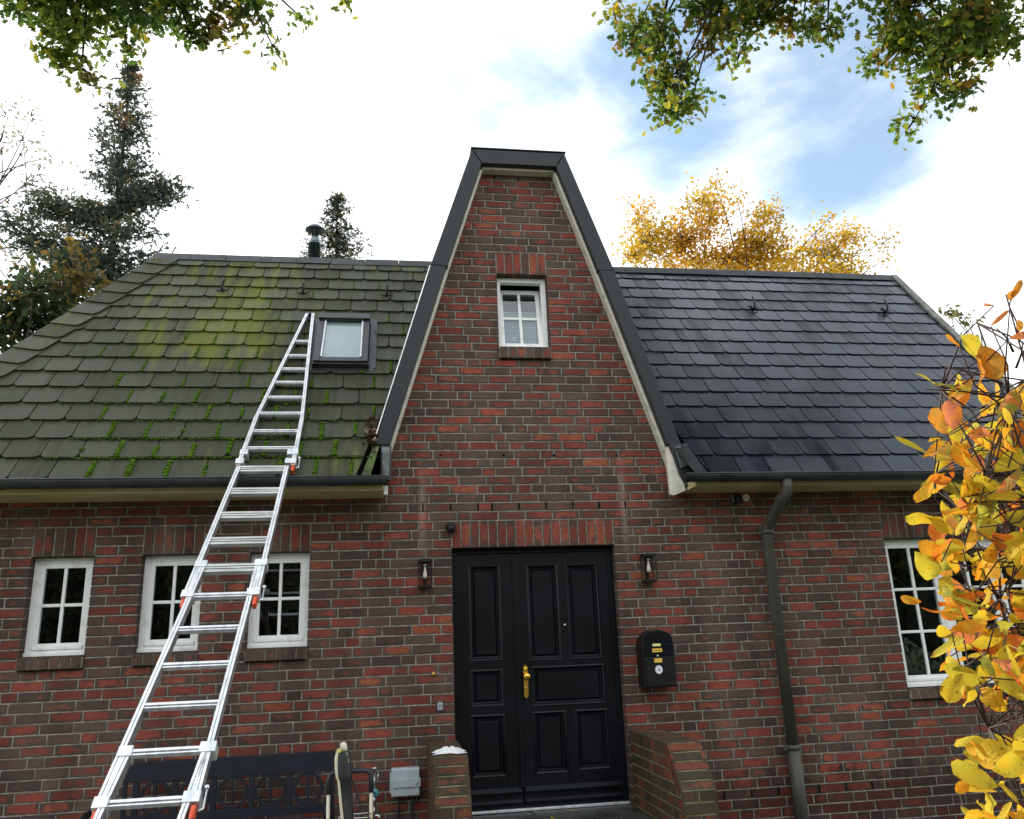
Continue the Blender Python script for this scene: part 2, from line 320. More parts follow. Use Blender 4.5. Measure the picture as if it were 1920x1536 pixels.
# ------------------------------------------------------------------ mesh helpers
def V(*a): return np.array(a, float)
class MB:
    def __init__(s): s.v = []; s.f = []; s.m = []; s.sm = []; s.bc = []; s.uv = []; s.attr = False
    def add(s, vs, fs, mi=0, smooth=False, bc=None, uv=None):
        o = len(s.v); s.v += [tuple(map(float, p)) for p in vs]
        for f in fs: s.f.append(tuple(i+o for i in f)); s.m.append(mi); s.sm.append(smooth)
        if bc is not None: s.attr = True
        s.bc += [bc or (0, 0, 0)]*len(vs); s.uv += list(uv) if uv is not None else [(0, 0)]*len(vs)
        return s
    def box(s, x0, x1, y0, y1, z0, z1, mi=0, **k):
        return s.add([(x0, y0, z0), (x1, y0, z0), (x1, y1, z0), (x0, y1, z0), (x0, y0, z1), (x1, y0, z1), (x1, y1, z1), (x0, y1, z1)],
              [(0, 3, 2, 1), (4, 5, 6, 7), (0, 1, 5, 4), (1, 2, 6, 5), (2, 3, 7, 6), (3, 0, 4, 7)], mi, **k)
    def obox(s, c, ex, ey, ez, mi=0):
        c, ex, ey, ez = map(np.array, (c, ex, ey, ez))
        vs = [c+a*ex+b*ey+d*ez for d in (-1, 1) for a, b in ((-1, -1), (1, -1), (1, 1), (-1, 1))]
        return s.add(vs, [(0, 3, 2, 1), (4, 5, 6, 7), (0, 1, 5, 4), (1, 2, 6, 5), (2, 3, 7, 6), (3, 0, 4, 7)], mi)
    def beam(s, p, q, side, w, up, h, mi=0):      # a bar from p to q; w across side, h along up
        p, q = np.array(p, float), np.array(q, float); side = np.array(side, float)*w/2; up = np.array(up, float)*h/2
        return s.obox((p+q)/2, (q-p)/2, side, up, mi)
    def tube(s, pts, r, n=10, mi=0, smooth=True, r2=None, closed=False):
        pts = [np.array(p, float) for p in pts]; K = len(pts); vs = []; prev = None
        for i, p in enumerate(pts):
            if closed: d = pts[(i+1) % K]-pts[i-1]
            else: d = pts[min(i+1, K-1)]-pts[max(i-1, 0)]
            d = d/(np.linalg.norm(d)+1e-9)
            if prev is None: a = np.cross(d, (0, 0, 1) if abs(d[2]) < .9 else (1, 0, 0))
            else: a = prev-d*np.dot(prev, d)
            a = a/(np.linalg.norm(a)+1e-9); prev = a; b = np.cross(d, a)
            rr = r if r2 is None else r+(r2-r)*i/max(1, K-1)
            vs += [p+rr*(math.cos(t)*a+math.sin(t)*b) for t in np.arange(n)*2*math.pi/n]
        fs = []
        for i in range(K if closed else K-1):
            j = (i+1) % K
            fs += [(i*n+k, i*n+(k+1) % n, j*n+(k+1) % n, j*n+k) for k in range(n)]
        if not closed: fs += [tuple(range(n))[::-1], tuple((K-1)*n+k for k in range(n))]
        return s.add(vs, fs, mi, smooth)
    def prism(s, poly, off, mi=0, **k):
        poly = [np.array(p, float) for p in poly]; n = len(poly); off = np.array(off, float)
        fs = [tuple(range(n))[::-1], tuple(range(n, 2*n))]+[(i, (i+1) % n, n+(i+1) % n, n+i) for i in range(n)]
        return s.add(poly+[p+off for p in poly], fs, mi, **k)
    def lathe(s, prof, c, axis=2, n=20, mi=0, smooth=True):
        c = np.array(c, float); vs = []
        for r, h in prof:
            for t in np.arange(n)*2*math.pi/n:
                p = [r*math.cos(t), r*math.sin(t)]; q = p+[h] if axis == 2 else ([h]+p if axis == 0 else [p[0], h, p[1]])
                vs.append(c+np.array(q))
        K = len(prof); fs = []
        for i in range(K-1): fs += [(i*n+k, i*n+(k+1) % n, (i+1)*n+(k+1) % n, (i+1)*n+k) for k in range(n)]
        fs += [tuple(range(n))[::-1], tuple((K-1)*n+k for k in range(n))]
        return s.add(vs, fs, mi, smooth)
    def ball(s, c, r, n=8, k=5, mi=0, sq=(1, 1, 1)):
        c = np.array(c, float); vs = [c+np.array((0, 0, r*sq[2]))]
        for i in range(1, k):
            a = math.pi*i/k
            vs += [c+r*np.array((math.sin(a)*math.cos(t)*sq[0], math.sin(a)*math.sin(t)*sq[1], math.cos(a)*sq[2])) for t in np.arange(n)*2*math.pi/n]
        vs.append(c-np.array((0, 0, r*sq[2]))); e = len(vs)-1
        fs = [(0, 1+j, 1+(j+1) % n) for j in range(n)]
        for i in range(k-2): fs += [(1+i*n+j, 1+(i+1)*n+j, 1+(i+1)*n+(j+1) % n, 1+i*n+(j+1) % n) for j in range(n)]
        fs += [(e, 1+(k-2)*n+(j+1) % n, 1+(k-2)*n+j) for j in range(n)]
        return s.add(vs, fs, mi, True)
    def brick(s, o, u, v, nrm_, poly, depth, mi=0, bev=.004, rect=None, kind=None):
        """one brick: a convex outline in the (u,v) plane at o, its face towards nrm_, rounded arris"""
        if len(poly) < 3: return
        P = np.array(poly, float); c = P.mean(0); lo, hi = (rect[0], rect[1]) if rect is not None else (P.min(0), P.max(0))
        lo, hi = np.array(lo), np.array(hi); sz = np.maximum(hi-lo, 1e-4)
        D = P-c; ins = c+D*np.maximum(0, 1-bev/np.maximum(np.abs(D), 1e-3)); n = len(P)
        j = random.uniform(-.0015, .0015)
        def w(Q, d): return [o+q[0]*u+q[1]*v+d*nrm_ for q in Q]
        vs = w(ins, j)+w(P, -bev+j)+w(P, -depth)
        uv = [tuple((q-lo)/sz) for q in np.concatenate([ins, P, P])]
        fs = [tuple(range(n))]
        for a in (0, n): fs += [(a+i, a+n+i, a+n+(i+1) % n, a+(i+1) % n) for i in range(n)]
        if kind is None:
            kind = random.random()
        if kind < .27: g = random.uniform(0, .22)
        elif kind < .52: g = random.uniform(.3, .62)
        else: g = random.uniform(.62, 1.0)
        s.add(vs, fs, mi, False, (random.random(), g, random.random()), uv)
    def build(s, name, mats, parent=None, bevel=0, seg=2):
        me = bpy.data.meshes.new(name); me.from_pydata(s.v, [], s.f)
        if not isinstance(mats, (list, tuple)): mats = [mats]
        for q in mats: me.materials.append(MT[q] if isinstance(q, str) else q)
        me.polygons.foreach_set('material_index', s.m); me.polygons.foreach_set('use_smooth', s.sm)
        if s.attr:
            a = me.attributes.new('bcol', 'FLOAT_COLOR', 'POINT'); a.data.foreach_set('color', np.array([tuple(c)+(1,) for c in s.bc], 'f').ravel())
            a = me.attributes.new('buv', 'FLOAT_VECTOR', 'POINT'); a.data.foreach_set('vector', np.array([tuple(c)+(0,) for c in s.uv], 'f').ravel())
        me.update()
        return link(name, me, parent, bevel, seg)
def link(name, me, parent=None, bevel=0, seg=2):
    o = bpy.data.objects.new(name, me); C.objects.link(o)
    if parent is not None: adopt(o, parent)
    if bevel:
        b = o.modifiers.new('bevel', 'BEVEL'); b.width = bevel; b.segments = seg; b.limit_method = 'ANGLE'; b.angle_limit = rad(35)
    return o
WORLD = {}
def wpos(o):
    return WORLD.get(o.name, Vector((0, 0, 0)))
def adopt(o, parent):
    o.parent = parent; o.matrix_parent_inverse = Matrix.Translation(-wpos(parent))
def tag(o, label=None, cat=None, group=None, kind=None):
    for k, q in (('label', label), ('category', cat), ('group', group), ('kind', kind)):
        if q: o[k] = q
    return o
def thing(name, loc, label, cat, group=None):
    o = bpy.data.objects.new(name, None); o.empty_display_size = .2; C.objects.link(o); o.location = loc; WORLD[o.name] = Vector(loc)
    return tag(o, label, cat, group)
def copy_tree(o, parent=None):
    c = o.copy(); C.objects.link(c)
    if parent is not None: c.parent = parent
    for ch in list(o.children): copy_tree(ch, c)
    return c
def clip(poly, a, b, c):          # keep a*x+b*y<=c of a convex outline
    out = []
    for i in range(len(poly)):
        p, q = poly[i], poly[(i+1) % len(poly)]
        dp, dq = a*p[0]+b*p[1]-c, a*q[0]+b*q[1]-c
        if dp <= 0: out.append(p)
        if dp*dq < 0:
            t = dp/(dp-dq); out.append((p[0]+t*(q[0]-p[0]), p[1]+t*(q[1]-p[1])))
    return out
# ------------------------------------------------------------------ ground
GZ = -0.35
gm = MB(); gm.add([(-400, -400, GZ-.01), (400, -400, GZ-.01), (400, 400, GZ-.01), (-400, 400, GZ-.01)], [(0, 1, 2, 3)])
tag(gm.build('ground', 'grass'), kind='structure')
pm = MB(); pm.box(-4.6, 3.4, -9.5, -.0, GZ-.05, GZ)
tag(pm.build('pavement', 'ground'), kind='structure')

# ------------------------------------------------------------------ house
H = .0813
zl = lambda k: (31-k)*H
CX = .735
house = thing('house', (CX, 2.2, GZ), 'dark red brick house with a tall tapering entrance gable between two slate roofs', 'house')
OPEN = {'w1': (-3.475, -2.99, zl(15), zl(4)), 'w2': (-2.605, -2.115, zl(15), zl(4)), 'w3': (-1.73, -1.232, zl(15), zl(4)),
        'rw': (4.165, 5.95, zl(22), zl(4)), 'door': (0, 1.485, -.06, zl(4)), 'gw': (.488, .987, zl(-18), zl(-29))}
SOLD = [(o[0], o[1], zl(4), zl(1)) for k, o in OPEN.items() if k != 'gw']+[(OPEN['gw'][0], OPEN['gw'][1], zl(-29), zl(-32))]
def interp(z, pts):
    for (z0, a), (z1, b) in zip(pts, pts[1:]):
        if z0 <= z <= z1 or (z1, b) == pts[-1]: return a+(b-a)*(z-z0)/(z1-z0)
HWI = [(2.60, 1.445), (3.085, 1.290), (4.87, .750), (6.0, .385)]      # inner edge of the gable trim, half width by height
HWO = [(2.60, 1.560), (3.10, 1.417), (4.89, .900), (6.17, .475)]      # outer edge
hwi = lambda z: interp(z, HWI)
hwo = lambda z: interp(z, HWO)
WX0, WX1, WTOP = -4.45, 6.12, zl(-2)

U, Vz, NF = V(1, 0, 0), V(0, 0, 1), V(0, -1, 0)
def fill(a, b, prev):
    best = None
    for _ in range(10):
        xs = [a]; 
        if random.random() < .5: xs.append(a+random.choice((.125, .19, .0625+.125)))
        while b-xs[-1] > .31: xs.append(xs[-1]+(.25 if random.random() < .74 else .125))
        if b-xs[-1] > .27: xs.append(xs[-1]+.125)
        if b-xs[-1] < .05 and len(xs) > 1: xs.pop()
        xs.append(b)
        bad = sum(1 for x in xs[1:-1] if any(abs(x-p) < .035 for p in prev))
        if best is None or bad < best[0]: best = (bad, xs)
        if bad == 0: break
    return best[1]
wall = MB(); prev = []
WEEP = {-1: (-.2553, [0, .25, .5, .625, .875, 1.125, 1.375, 1.625, 1.875]), 30: (2.2969, [-.25, 0, .25, .5, .625, .875, 1.125, 1.375]), -43: (.50, [0, .25, .5])}
for k in range(36, -44, -1):
    z0, z1 = zl(k+1), zl(k); zm = (z0+z1)/2
    if zm < WTOP: ivs = [(WX0, WX1)]
    else: ivs = [(CX-hwi(zm)-.03, CX+hwi(zm)+.03)]
    cut = [(o[0], o[1]) for o in list(OPEN.values())+SOLD if o[2]+.01 < zm < o[3]-.01]
    for a, b in cut:
        ivs = [q for iv in ivs for q in ((iv[0], min(iv[1], a)), (max(iv[0], b), iv[1])) if q[1]-q[0] > .02]
    new = []
    edges = [e for o in OPEN.values() if o[2]+.01 < zm < o[3]-.01 for e in o[:2]]
    for a, b in ivs:
        if k in WEEP:
            w0 = WEEP[k][0]; js = [w0+d for d in WEEP[k][1]]
            if a < js[0] and js[-1] < b: xs = fill(a, js[0], prev)[:-1]+js+fill(js[-1], b, prev)[1:]
            else: xs = fill(a, b, prev)
        else: xs = fill(a, b, prev)
        new += xs[1:-1]
        for i, (p, q) in enumerate(zip(xs, xs[1:])):
            le, re = any(abs(p-e) < 1e-6 for e in edges), any(abs(q-e) < 1e-6 for e in edges)
            x0, x1 = p+(0 if le else .0055), q-(0 if re else .0055)
            if x1-x0 < .02: continue
            kd = None
            if q-p < .15: kd = random.random()*.8
            jz = random.uniform(-.001, .001)
            wall.brick(V(0, 0, 0), U, Vz, NF, [(x0, z0+.0055+jz), (x1, z0+.0055+jz), (x1, z1-.0055+jz), (x0, z1-.0055+jz)], .115 if le or re else .012, 0, kind=kd)
    prev = new
for x0, x1, z0, z1 in SOLD:
    n = round((x1-x0)/.0833); w = (x1-x0)/n
    for i in range(n):
        a, b = x0+i*w, x0+(i+1)*w
        wall.brick(V(0, 0, 0), U, Vz, NF, [(a+.005, z0), (b-.005, z0), (b-.005, z1-.0055), (a+.005, z1-.0055)], .115, 0, kind=(.22+.42*random.random()) if x0 < -.5 or x0 > 3 else .5+.4*random.random())
def cells(mb, x0, x1, z0, z1, holes, y0, y1, mi=0, grow=0.0):
    hs = [(a-grow, b+grow, c-grow, d+grow) for a, b, c, d in holes]
    xs = sorted({x0, x1, *[min(max(v, x0), x1) for h in hs for v in h[:2]]}); zs = sorted({z0, z1, *[min(max(v, z0), z1) for h in hs for v in h[2:]]})
    for a, b in zip(xs, xs[1:]):
        col = []
        for c, d in zip(zs, zs[1:]):
            if any(h[0] <= (a+b)/2 <= h[1] and h[2] <= (c+d)/2 <= h[3] for h in hs): continue
            if col and abs(col[-1][1]-c) < 1e-9: col[-1][1] = d
            else: col.append([c, d])
        for c, d in col: mb.box(a, b, y0, y1, c, d, mi)
MY = .0062
cells(wall, WX0, WX1, GZ-.1, WTOP, [o for k, o in OPEN.items() if k != 'gw'], MY, .26, 1, .006)
g = OPEN['gw']; zs = [WTOP, 3.085, g[2]-.006, g[3]+.006, 4.87+.05, zl(-43)]
def strip(a, b, l0, r0, l1, r1): wall.prism([(l0, MY, a), (r0, MY, a), (r1, MY, b), (l1, MY, b)], (0, .25, 0), 1)
for a, b in zip(zs, zs[1:]):
    ha, hb = hwi(a)+.03, hwi(b)+.03
    if g[2]-.01 < (a+b)/2 < g[3]+.01:
        strip(a, b, CX-ha, g[0]-.006, CX-hb, g[0]-.006); strip(a, b, g[1]+.006, CX+ha, g[1]+.006, CX+hb)
    else: strip(a, b, CX-ha, CX+ha, CX-hb, CX+hb)
for k, (w0, ds) in WEEP.items():
    for d in ds: wall.box(w0+d-.0055, w0+d+.0055, .001, .006, zl(k+1)+.006, zl(k)-.006, 2)
for px in (826, 944, 1039, 1156): 
    q = at(px, 854); wall.lathe([(.011, 0), (.011, -.003)], (q[0], -.0005, q[2]), 1, 12, 2)
wobj = wall.build('wall', ['brick', 'mortar', 'void'], house)
# the sides and back of the house
rest = MB()
rest.box(WX0, WX0+.25, .26, 4.7, GZ, 2.7); rest.box(WX1-.25, WX1, .26, 4.7, GZ, 2.7); rest.box(WX0+.25, WX1-.25, 4.45, 4.7, GZ, 2.7)
rest.prism([(WX1-.25, -.1, 2.7), (WX1-.25, 4.6, 2.7), (WX1-.25, 2.25, 5.9)], (.2, 0, 0))
rest.build('rear_wall', mat('plain brick', (.16, .07, .05), .85, var=.4, vs=9, bump=.3), house)

# ------------------------------------------------------------------ roof
TH = rad(51); ST, CT = math.sin(TH), math.cos(TH); RN = V(0, -ST, CT); RP0 = V(0, -.43, 2.75); SR = 4.26
rp = lambda x, s, h=0: RP0+V(x, s*CT, s*ST)+h*RN
RY, RZ = -.43+SR*CT, 2.75+SR*ST
def roofxs(px, py, h=0):
    q = atp(px, py, RP0+RN*h, RN); return q[0], (q[2]-2.75-h*CT)/ST
(ha, hsa), (hb, hsb) = roofxs(292, 480, .03), roofxs(0, 667, .03)
hipk = (ha-hb)/(hsa-hsb); hip = lambda s: ha+hipk*(s-hsa)
(va, vsa), (vb, vsb) = roofxs(1674, 521), roofxs(1890, 728)
VX1, VX0 = va, va-.22
verge = lambda s: VX0+(VX1-VX0)*s/SR
zs_ = lambda s: 2.75+s*ST
E_ = SR/16
def tile_outline(w, l, rl, rr):
    pts = []
    def arc(cx, cy, r, a0, a1, n=4):
        return [(cx+r*math.cos(a0+(a1-a0)*i/n), cy+r*math.sin(a0+(a1-a0)*i/n)) for i in range(n+1)]
    pts += arc(rl, rl, rl, math.pi*1.5, math.pi, 4)[::-1] if rl else [(0, 0)]
    pts += arc(w-rr, rr, rr, -math.pi/2, 0, 4) if rr else [(w, 0)]
    return pts+[(w, l), (0, l)]
def add_tile(mb, poly, s0, l, bc, top=.034, fall=.026, th=.013, lift=0):
    n = len(poly); vs = []
    for d in (0, -th):
        vs += [rp(x, s, top+lift-fall*(s-s0)/l+d) for x, s in poly]
    fs = [tuple(range(n)), tuple(range(n, 2*n))[::-1]]+[(i, n+i, n+(i+1) % n, (i+1) % n) for i in range(n)]
    mb.add(vs, fs, 0, False, bc)
def lin(p, q):      # half plane through two (x,s) points, as a*x+b*s<=c with x to the left kept
    (x0, s0), (x1, s1) = p, q; k = (x1-x0)/(s1-s0); return 1, -k, x0-k*s0
def slope(side):
    mb = MB(); joints = []
    W_ = .297; l = E_+.09
    for i in range(16):
        s0 = i*E_+(.0 if i else -.015)
        off = (i % 2)*W_/2+random.uniform(-.02, .02)
        xs = np.arange(-6.2, 1.2, W_)+off if side < 0 else np.arange(.2, 7.0, W_)+off
        for x in xs:
            r = (.045, .05) if side < 0 else (.05, .010)
            po = [(x+.0045+a+random.uniform(-.001, .001), s0+b+random.uniform(-.003, .003)) for a, b in tile_outline(W_-.009, l, *r)]
            sm = s0+E_/2
            seg = (HWO[1], HWO[2]) if zs_(sm) < 4.89 else (HWO[2], HWO[3])
            if side < 0:
                p, q = [(CX-w-.05, (z-2.75)/ST) for z, w in seg]
                po = clip(po, *lin(p, q))
                a, b, c = lin((hip(0)+.27, 0), (hip(SR)+.27, SR)); po = clip(po, -a, -b, -c) if po else po
            else:
                p, q = [(CX+w+.05, (z-2.75)/ST) for z, w in seg]
                a, b, c = lin(p, q); po = clip(po, -a, -b, -c)
                po = clip(po, *lin((verge(0)-.03, 0), (verge(SR)-.03, SR))) if po else po
            if po: po = clip(po, 0, 1, SR-.02)
            if len(po) < 3: continue
            A = abs(sum(po[j][0]*po[(j+1) % len(po)][1]-po[(j+1) % len(po)][0]*po[j][1] for j in range(len(po))))/2
            if A < .004: continue
            add_tile(mb, po, s0, l, (random.random(), random.random(), random.random()), *((.034, .026, .013) if side < 0 else (.023, .016, .008)), lift=random.uniform(0, .003))
            joints.append((x+W_, s0, i))
    return mb, joints
left_mb, JL = slope(-1)
right_mb, JR = slope(1)
# deck under the tiles
for mb, (x0, x1, x2, x3, xk, sg) in ((left_mb, (hip(0), CX-1.47, CX-.2, hip(SR), CX-1.40, -1)), (right_mb, (CX+1.47, verge(0)-.02, verge(SR)-.02, CX+.2, CX+1.40, 1))):
    pl_ = [rp(x0, -.02, .001), rp(x1, -.02, .001)]+([rp(xk, .45, .001)] if sg < 0 else [])+[rp(x2, SR-.01, .001), rp(x3, SR-.01, .001)]+([rp(xk, .45, .001)] if sg > 0 else [])
    mb.prism(pl_, -RN*.05, 1, bc=(0, 0, 0))
rl = left_mb.build('roof', ['tileL', 'void'], house)
tag(rl, 'left roof slope with green moss and algae on grey slates')
rr_ = right_mb.build('roof', ['tileR', 'void'], house)
tag(rr_, 'right roof slope of dark wet blue grey slates')
# hip tiles along the left edge
hm = MB(); hl_ = math.hypot(hipk, 1); n = 17
for i in range(n):
    s0 = i*SR/n; l = SR/n+.07
    def hp(w, s): return (hip(s)+w, s)
    po = [hp(.0, s0-.0), hp(.28, s0-.055), hp(.315, s0-.02), hp(.32, s0+l-.05), hp(0, s0+l)]
    po = clip(po, 0, 1, SR-.01)
    if len(po) > 2: add_tile(hm, po, s0-.05, l, (random.random(), random.random(), 0), .05, .02, .01)
tag(hm.build('hip_tiles', 'tileL', house), 'row of overlapping grey hip slates along the left roof edge')
# far slopes
fm = MB(); YB = 2*RY+.43
HX0, HXR = hip(0), hip(SR)
fm.prism([(HXR, RY, RZ-.02), (VX1-.03, RY, RZ-.02), (VX1-.1, YB, 2.75), (HX0, YB, 2.75)], (0, 0, -.05))
fm.prism([(HXR+.01, RY, RZ-.015), (HX0+.01, -.43, 2.74), (HX0-.0, YB, 2.74)], (0, 0, -.05))
fm.build('rear_roof', 'tileR', house)
# ridge caps
for x0, x1 in ((HXR-.02, CX-.50), (CX+.52, VX1)):
    rm = MB(); x = x0
    while x < x1-.01:
        e = min(x+.42, x1); j = random.uniform(-.004, .004)
        pts = [rp(0, SR-.12, .034+j), rp(0, SR+.035, .04+j), V(0, RY, RZ+.05+j), V(0, RY+.10, RZ-.07)]
        rm.prism([V(x, p[1], p[2]) for p in pts], (e-x-.004, 0, 0)); x = e
    rm.build('ridge_cap', 'trimgrey', house, .004)
vm = MB(); vm.prism([rp(VX0-.04, -.03, .045), rp(VX0+.05, -.03, .045), rp(VX1+.05, SR+.03, .045), rp(VX1-.04, SR+.03, .045)], -RN*.13)
vm.build('verge_board', mat('verge board', (.24, .25, .22), .6, col2=(.12, .12, .10), vs=8), house, .004)

# ------------------------------------------------------------------ entrance gable roof
dm = MB(); YF = -.17
def band(sgn, z0, z1, o0, o1, i0, i1, back): 
    dm.prism([(CX+sgn*o0, YF, z0), (CX+sgn*i0, YF, z0), (CX+sgn*i1, YF, z1), (CX+sgn*o1, YF, z1)], (0, back-YF, 0))
for s in (-1, 1):
    band(s, 3.10, 4.878, 1.417, .904, 1.287, .748, 1.45)
    dm.prism([(CX+s*.902, YF, 4.886), (CX+s*.745, YF, 4.872), (CX+s*.382, YF, 6.008), (CX+s*.477, YF, 6.165)], (0, 2.55, 0))
    dm.prism([(CX+s*.913, YF-.006, 4.872), (CX+s*.74, YF-.006, 4.862), (CX+s*.735, YF-.006, 4.885), (CX+s*.907, YF-.006, 4.895)], (0, .3, 0))
dm.prism([(CX-.473, YF, 6.172), (CX+.473, YF, 6.172), (CX+.378, YF, 6.012), (CX-.378, YF, 6.012)], (0, 2.6, 0))
dm.prism([(CX-.49, YF-.012, 6.175), (CX+.49, YF-.012, 6.175), (CX+.485, YF-.012, 6.187), (CX-.485, YF-.012, 6.187)], (0, 2.63, 0))
tag(dm.build('gable_roof', 'trimgrey', house, .006), 'dark grey clad gable edge folded over a flat top')
bm_ = MB()                                              # cream soffit boards inside the gable edge
for s in (-1, 1):
    pts = [(2.72 if s < 0 else 2.66, 1.37 if s < 0 else 1.385), (3.085, 1.262), (4.87, .724), (5.985, .366)]
    for (z0, a), (z1, b) in zip(pts, pts[1:]):
        bm_.prism([(CX+s*a, -.10, z0), (CX+s*(a+.03), -.10, z0), (CX+s*(b+.03), -.10, z1), (CX+s*b, -.10, z1)], (0, .11, 0))
bm_.prism([at(x, y, -.16) for x, y in ((1248, 838), (1254, 838), (1283, 908), (1286, 920), (1264, 929), (1258, 927))], (0, .05, 0))
bm_.prism([(CX-.37, -.10, 5.99), (CX+.37, -.10, 5.99), (CX+.37, -.10, 6.02), (CX-.37, -.10, 6.02)], (0, .11, 0))
bm_.build('soffit_board', 'trimwhite', house, .003)
em = MB()                                               # bright metal edge on the left flank
em.prism([(CX-1.428, YF+.004, 3.14), (CX-1.418, YF+.004, 3.14), (CX-.905, YF+.004, 4.87), (CX-.914, YF+.004, 4.87)], (0, .05, 0))
em.build('edge_strip', 'steel', house)
for sgn in (-1, 1):                                     # lead pieces and dark cheeks at the feet of the gable
    lm = MB(); lm.prism([at(x, y, -.205) for x, y in (((716, 839), (731, 839), (729, 892), (718, 892)) if sgn < 0 else ((1264, 838), (1276, 836), (1291, 872), (1277, 878)))], (0, .012, 0))
    lm.build('lead_flashing', 'lead', house, .002)
    lm = MB(); lm.prism([at(x, y, -.19) for x, y in (((714, 836), (734, 836), (733, 900), (714, 900)) if sgn < 0 else ((1256, 832), (1290, 832), (1306, 895), (1288, 912), (1274, 888)))], (0, .10, 0)); lm.build('cheek', 'gutter', house, .003)
    lm2 = MB(); x0, x1 = sorted((CX+sgn*1.425, CX+sgn*1.52))
    lm2.prism([rp(x0, .02, .01), rp(x1+.02*sgn, .02, .01), rp(x1-.05*sgn, .42, .01), rp(x0-.09*sgn, .42, .01)], RN*.008)
    lm2.build('valley_gutter', 'valleymoss' if sgn < 0 else 'gutter', house)

# ------------------------------------------------------------------ gutters, fascias, downpipe
def gutter(x0, x1):
    m_ = MB(); r, t = .066, .006; cy, cz = -.475, 2.742
    a = np.linspace(math.pi, 2*math.pi, 13)
    prof = [(cy+r*math.cos(q), cz+r*math.sin(q)) for q in a]+[(cy+(r-t)*math.cos(q), cz+(r-t)*math.sin(q)) for q in a[::-1]]
    n = len(prof); vs = [(x, p[0], p[1]) for x in (x0, x1) for p in prof]
    m_.add(vs, [(i, (i+1) % n, n+(i+1) % n, n+i) for i in range(n)], 0, True)
    for x in (x0, x1-.006): m_.prism([(x, p[0], p[1]) for p in prof[:13]], (.006, 0, 0))
    m_.tube([(x0, cy-r+.001, cz+.002), (x1, cy-r+.001, cz+.002)], .0085, 8)
    x = x0+.35
    while x < x1-.2:
        p2 = [(cy+(r+.004)*math.cos(q), cz+(r+.004)*math.sin(q)) for q in a]
        m_.add([(xx, p[0], p[1]) for xx in (x, x+.03) for p in p2], [(i, i+1, 13+i+1, 13+i) for i in range(12)], 0, True); x += .85
    return m_.build('gutter', 'gutter', house)
gutter(-4.8, -.565); gutter(2.035, 6.25)
FZ = (at(640, 935.5, 0)[2], at(1420, 923.5, 0)[2])
for x0, x1, e in ((-4.7, -.600, -.600), (2.175, 6.2, None)):
    f = MB(); zf_ = FZ[0] if e else FZ[1]; f.box(x0, x1, -.385, .0055, zf_, zf_+.03); f.box(x0, x1, -.402, -.386, zf_-.004, zf_+.05); f.box(x0, x1, -.36, -.02, zf_+.031, 2.76)
    fo = f.build('fascia_board', 'cream', house, .006)
    if e: 
        q = MB(); q.box(e+.001, e+.035, -.39, -.31, FZ[0]-.035, FZ[0]+.035); q.build('board_end', 'white', fo, .003)
dp = MB(); a = at(1474, 903, -.475)
PX = 2.935
dp.tube([(a[0], -.475, 2.69), (a[0], -.475, 2.62), (a[0]-.005, -.455, 2.575), (a[0]-.03, -.40, 2.53), (PX+.03, -.17, 2.375), (PX+.004, -.105, 2.32), (PX, -.085, 2.27), (PX, -.085, .40)], .050, 16)
dp.tube([(PX, -.085, .41), (PX, -.085, GZ)], .058, 16)
for z in (2.27, .40): dp.tube([(PX, -.085, z+.02), (PX, -.085, z-.02)], .062, 16)
for z in (1.35,): dp.tube([(PX, -.085, z+.004), (PX, -.085, z-.004)], .0515, 16)
for z in (2.26, .39): dp.box(PX-.012, PX+.012, -.04, .004, z-.012, z+.012); dp.box(PX-.085, PX-.055, -.10, -.07, z-.014, z+.014)
dp.build('downpipe', 'pipe', house)

# ------------------------------------------------------------------ windows
def bars(mb, x0, x1, z0, z1, y0, y1, l, r, b, t, mi=0):
    mb.box(x0, x0+l, y0, y1, z0, z1, mi); mb.box(x1-r, x1, y0, y1, z0, z1, mi)
    mb.box(x0+l, x1-r, y0, y1, z0, z0+b, mi); mb.box(x0+l, x1-r, y0, y1, z1-t, z1, mi)
def sill_bricks(x0, x1, zt, zb, par, proj=.045):
    m_ = MB(); n = round((x1-x0)/.0815); w = (x1-x0)/n
    m_.box(x0, x1, -proj+.006, .10, zb+.004, zt-.01, 1)
    for i in range(n):
        p, q = x0+i*w+.003, x0+(i+1)*w-.003
        m_.brick(V(0, -proj, 0), U, Vz, NF, [(p, zb), (q, zb), (q, zt), (p, zt)], proj+.02, 0, .005, kind=random.random()*.36)
    o = m_.build('sill', ['brick', 'mortar'], par)
def sash(par, x0, x1, z0, z1, y, cols, rows, fr=.042, gb=.026, bot=.055):
    s_ = MB(); bars(s_, x0, x1, z0, z1, y, y+.045, fr, fr, bot, fr)
    gx0, gx1, gz0, gz1 = x0+fr, x1-fr, z0+bot, z1-fr
    for i in range(1, cols): c = gx0+(gx1-gx0)*i/cols; s_.box(c-gb/2, c+gb/2, y+.004, y+.03, gz0, gz1)
    for j in range(1, rows): 
        c = gz0+(gz1-gz0)*j/rows; e = [gx0]+[gx0+(gx1-gx0)*i/cols for i in range(1, cols)]+[gx1]
        for i in range(cols): s_.box(e[i]+(gb/2 if i else 0), e[i+1]-(gb/2 if i < cols-1 else 0), y+.0045, y+.03, c-gb/2, c+gb/2)
    so_ = s_.build('sash', 'white', par, .004)
    p = MB(); p.box(gx0-.005, gx1+.005, y+.018, y+.022, gz0-.005, gz1+.005); po = p.build('pane', 'glass', par)
    return so_, po, (gx0, gx1, gz0, gz1)
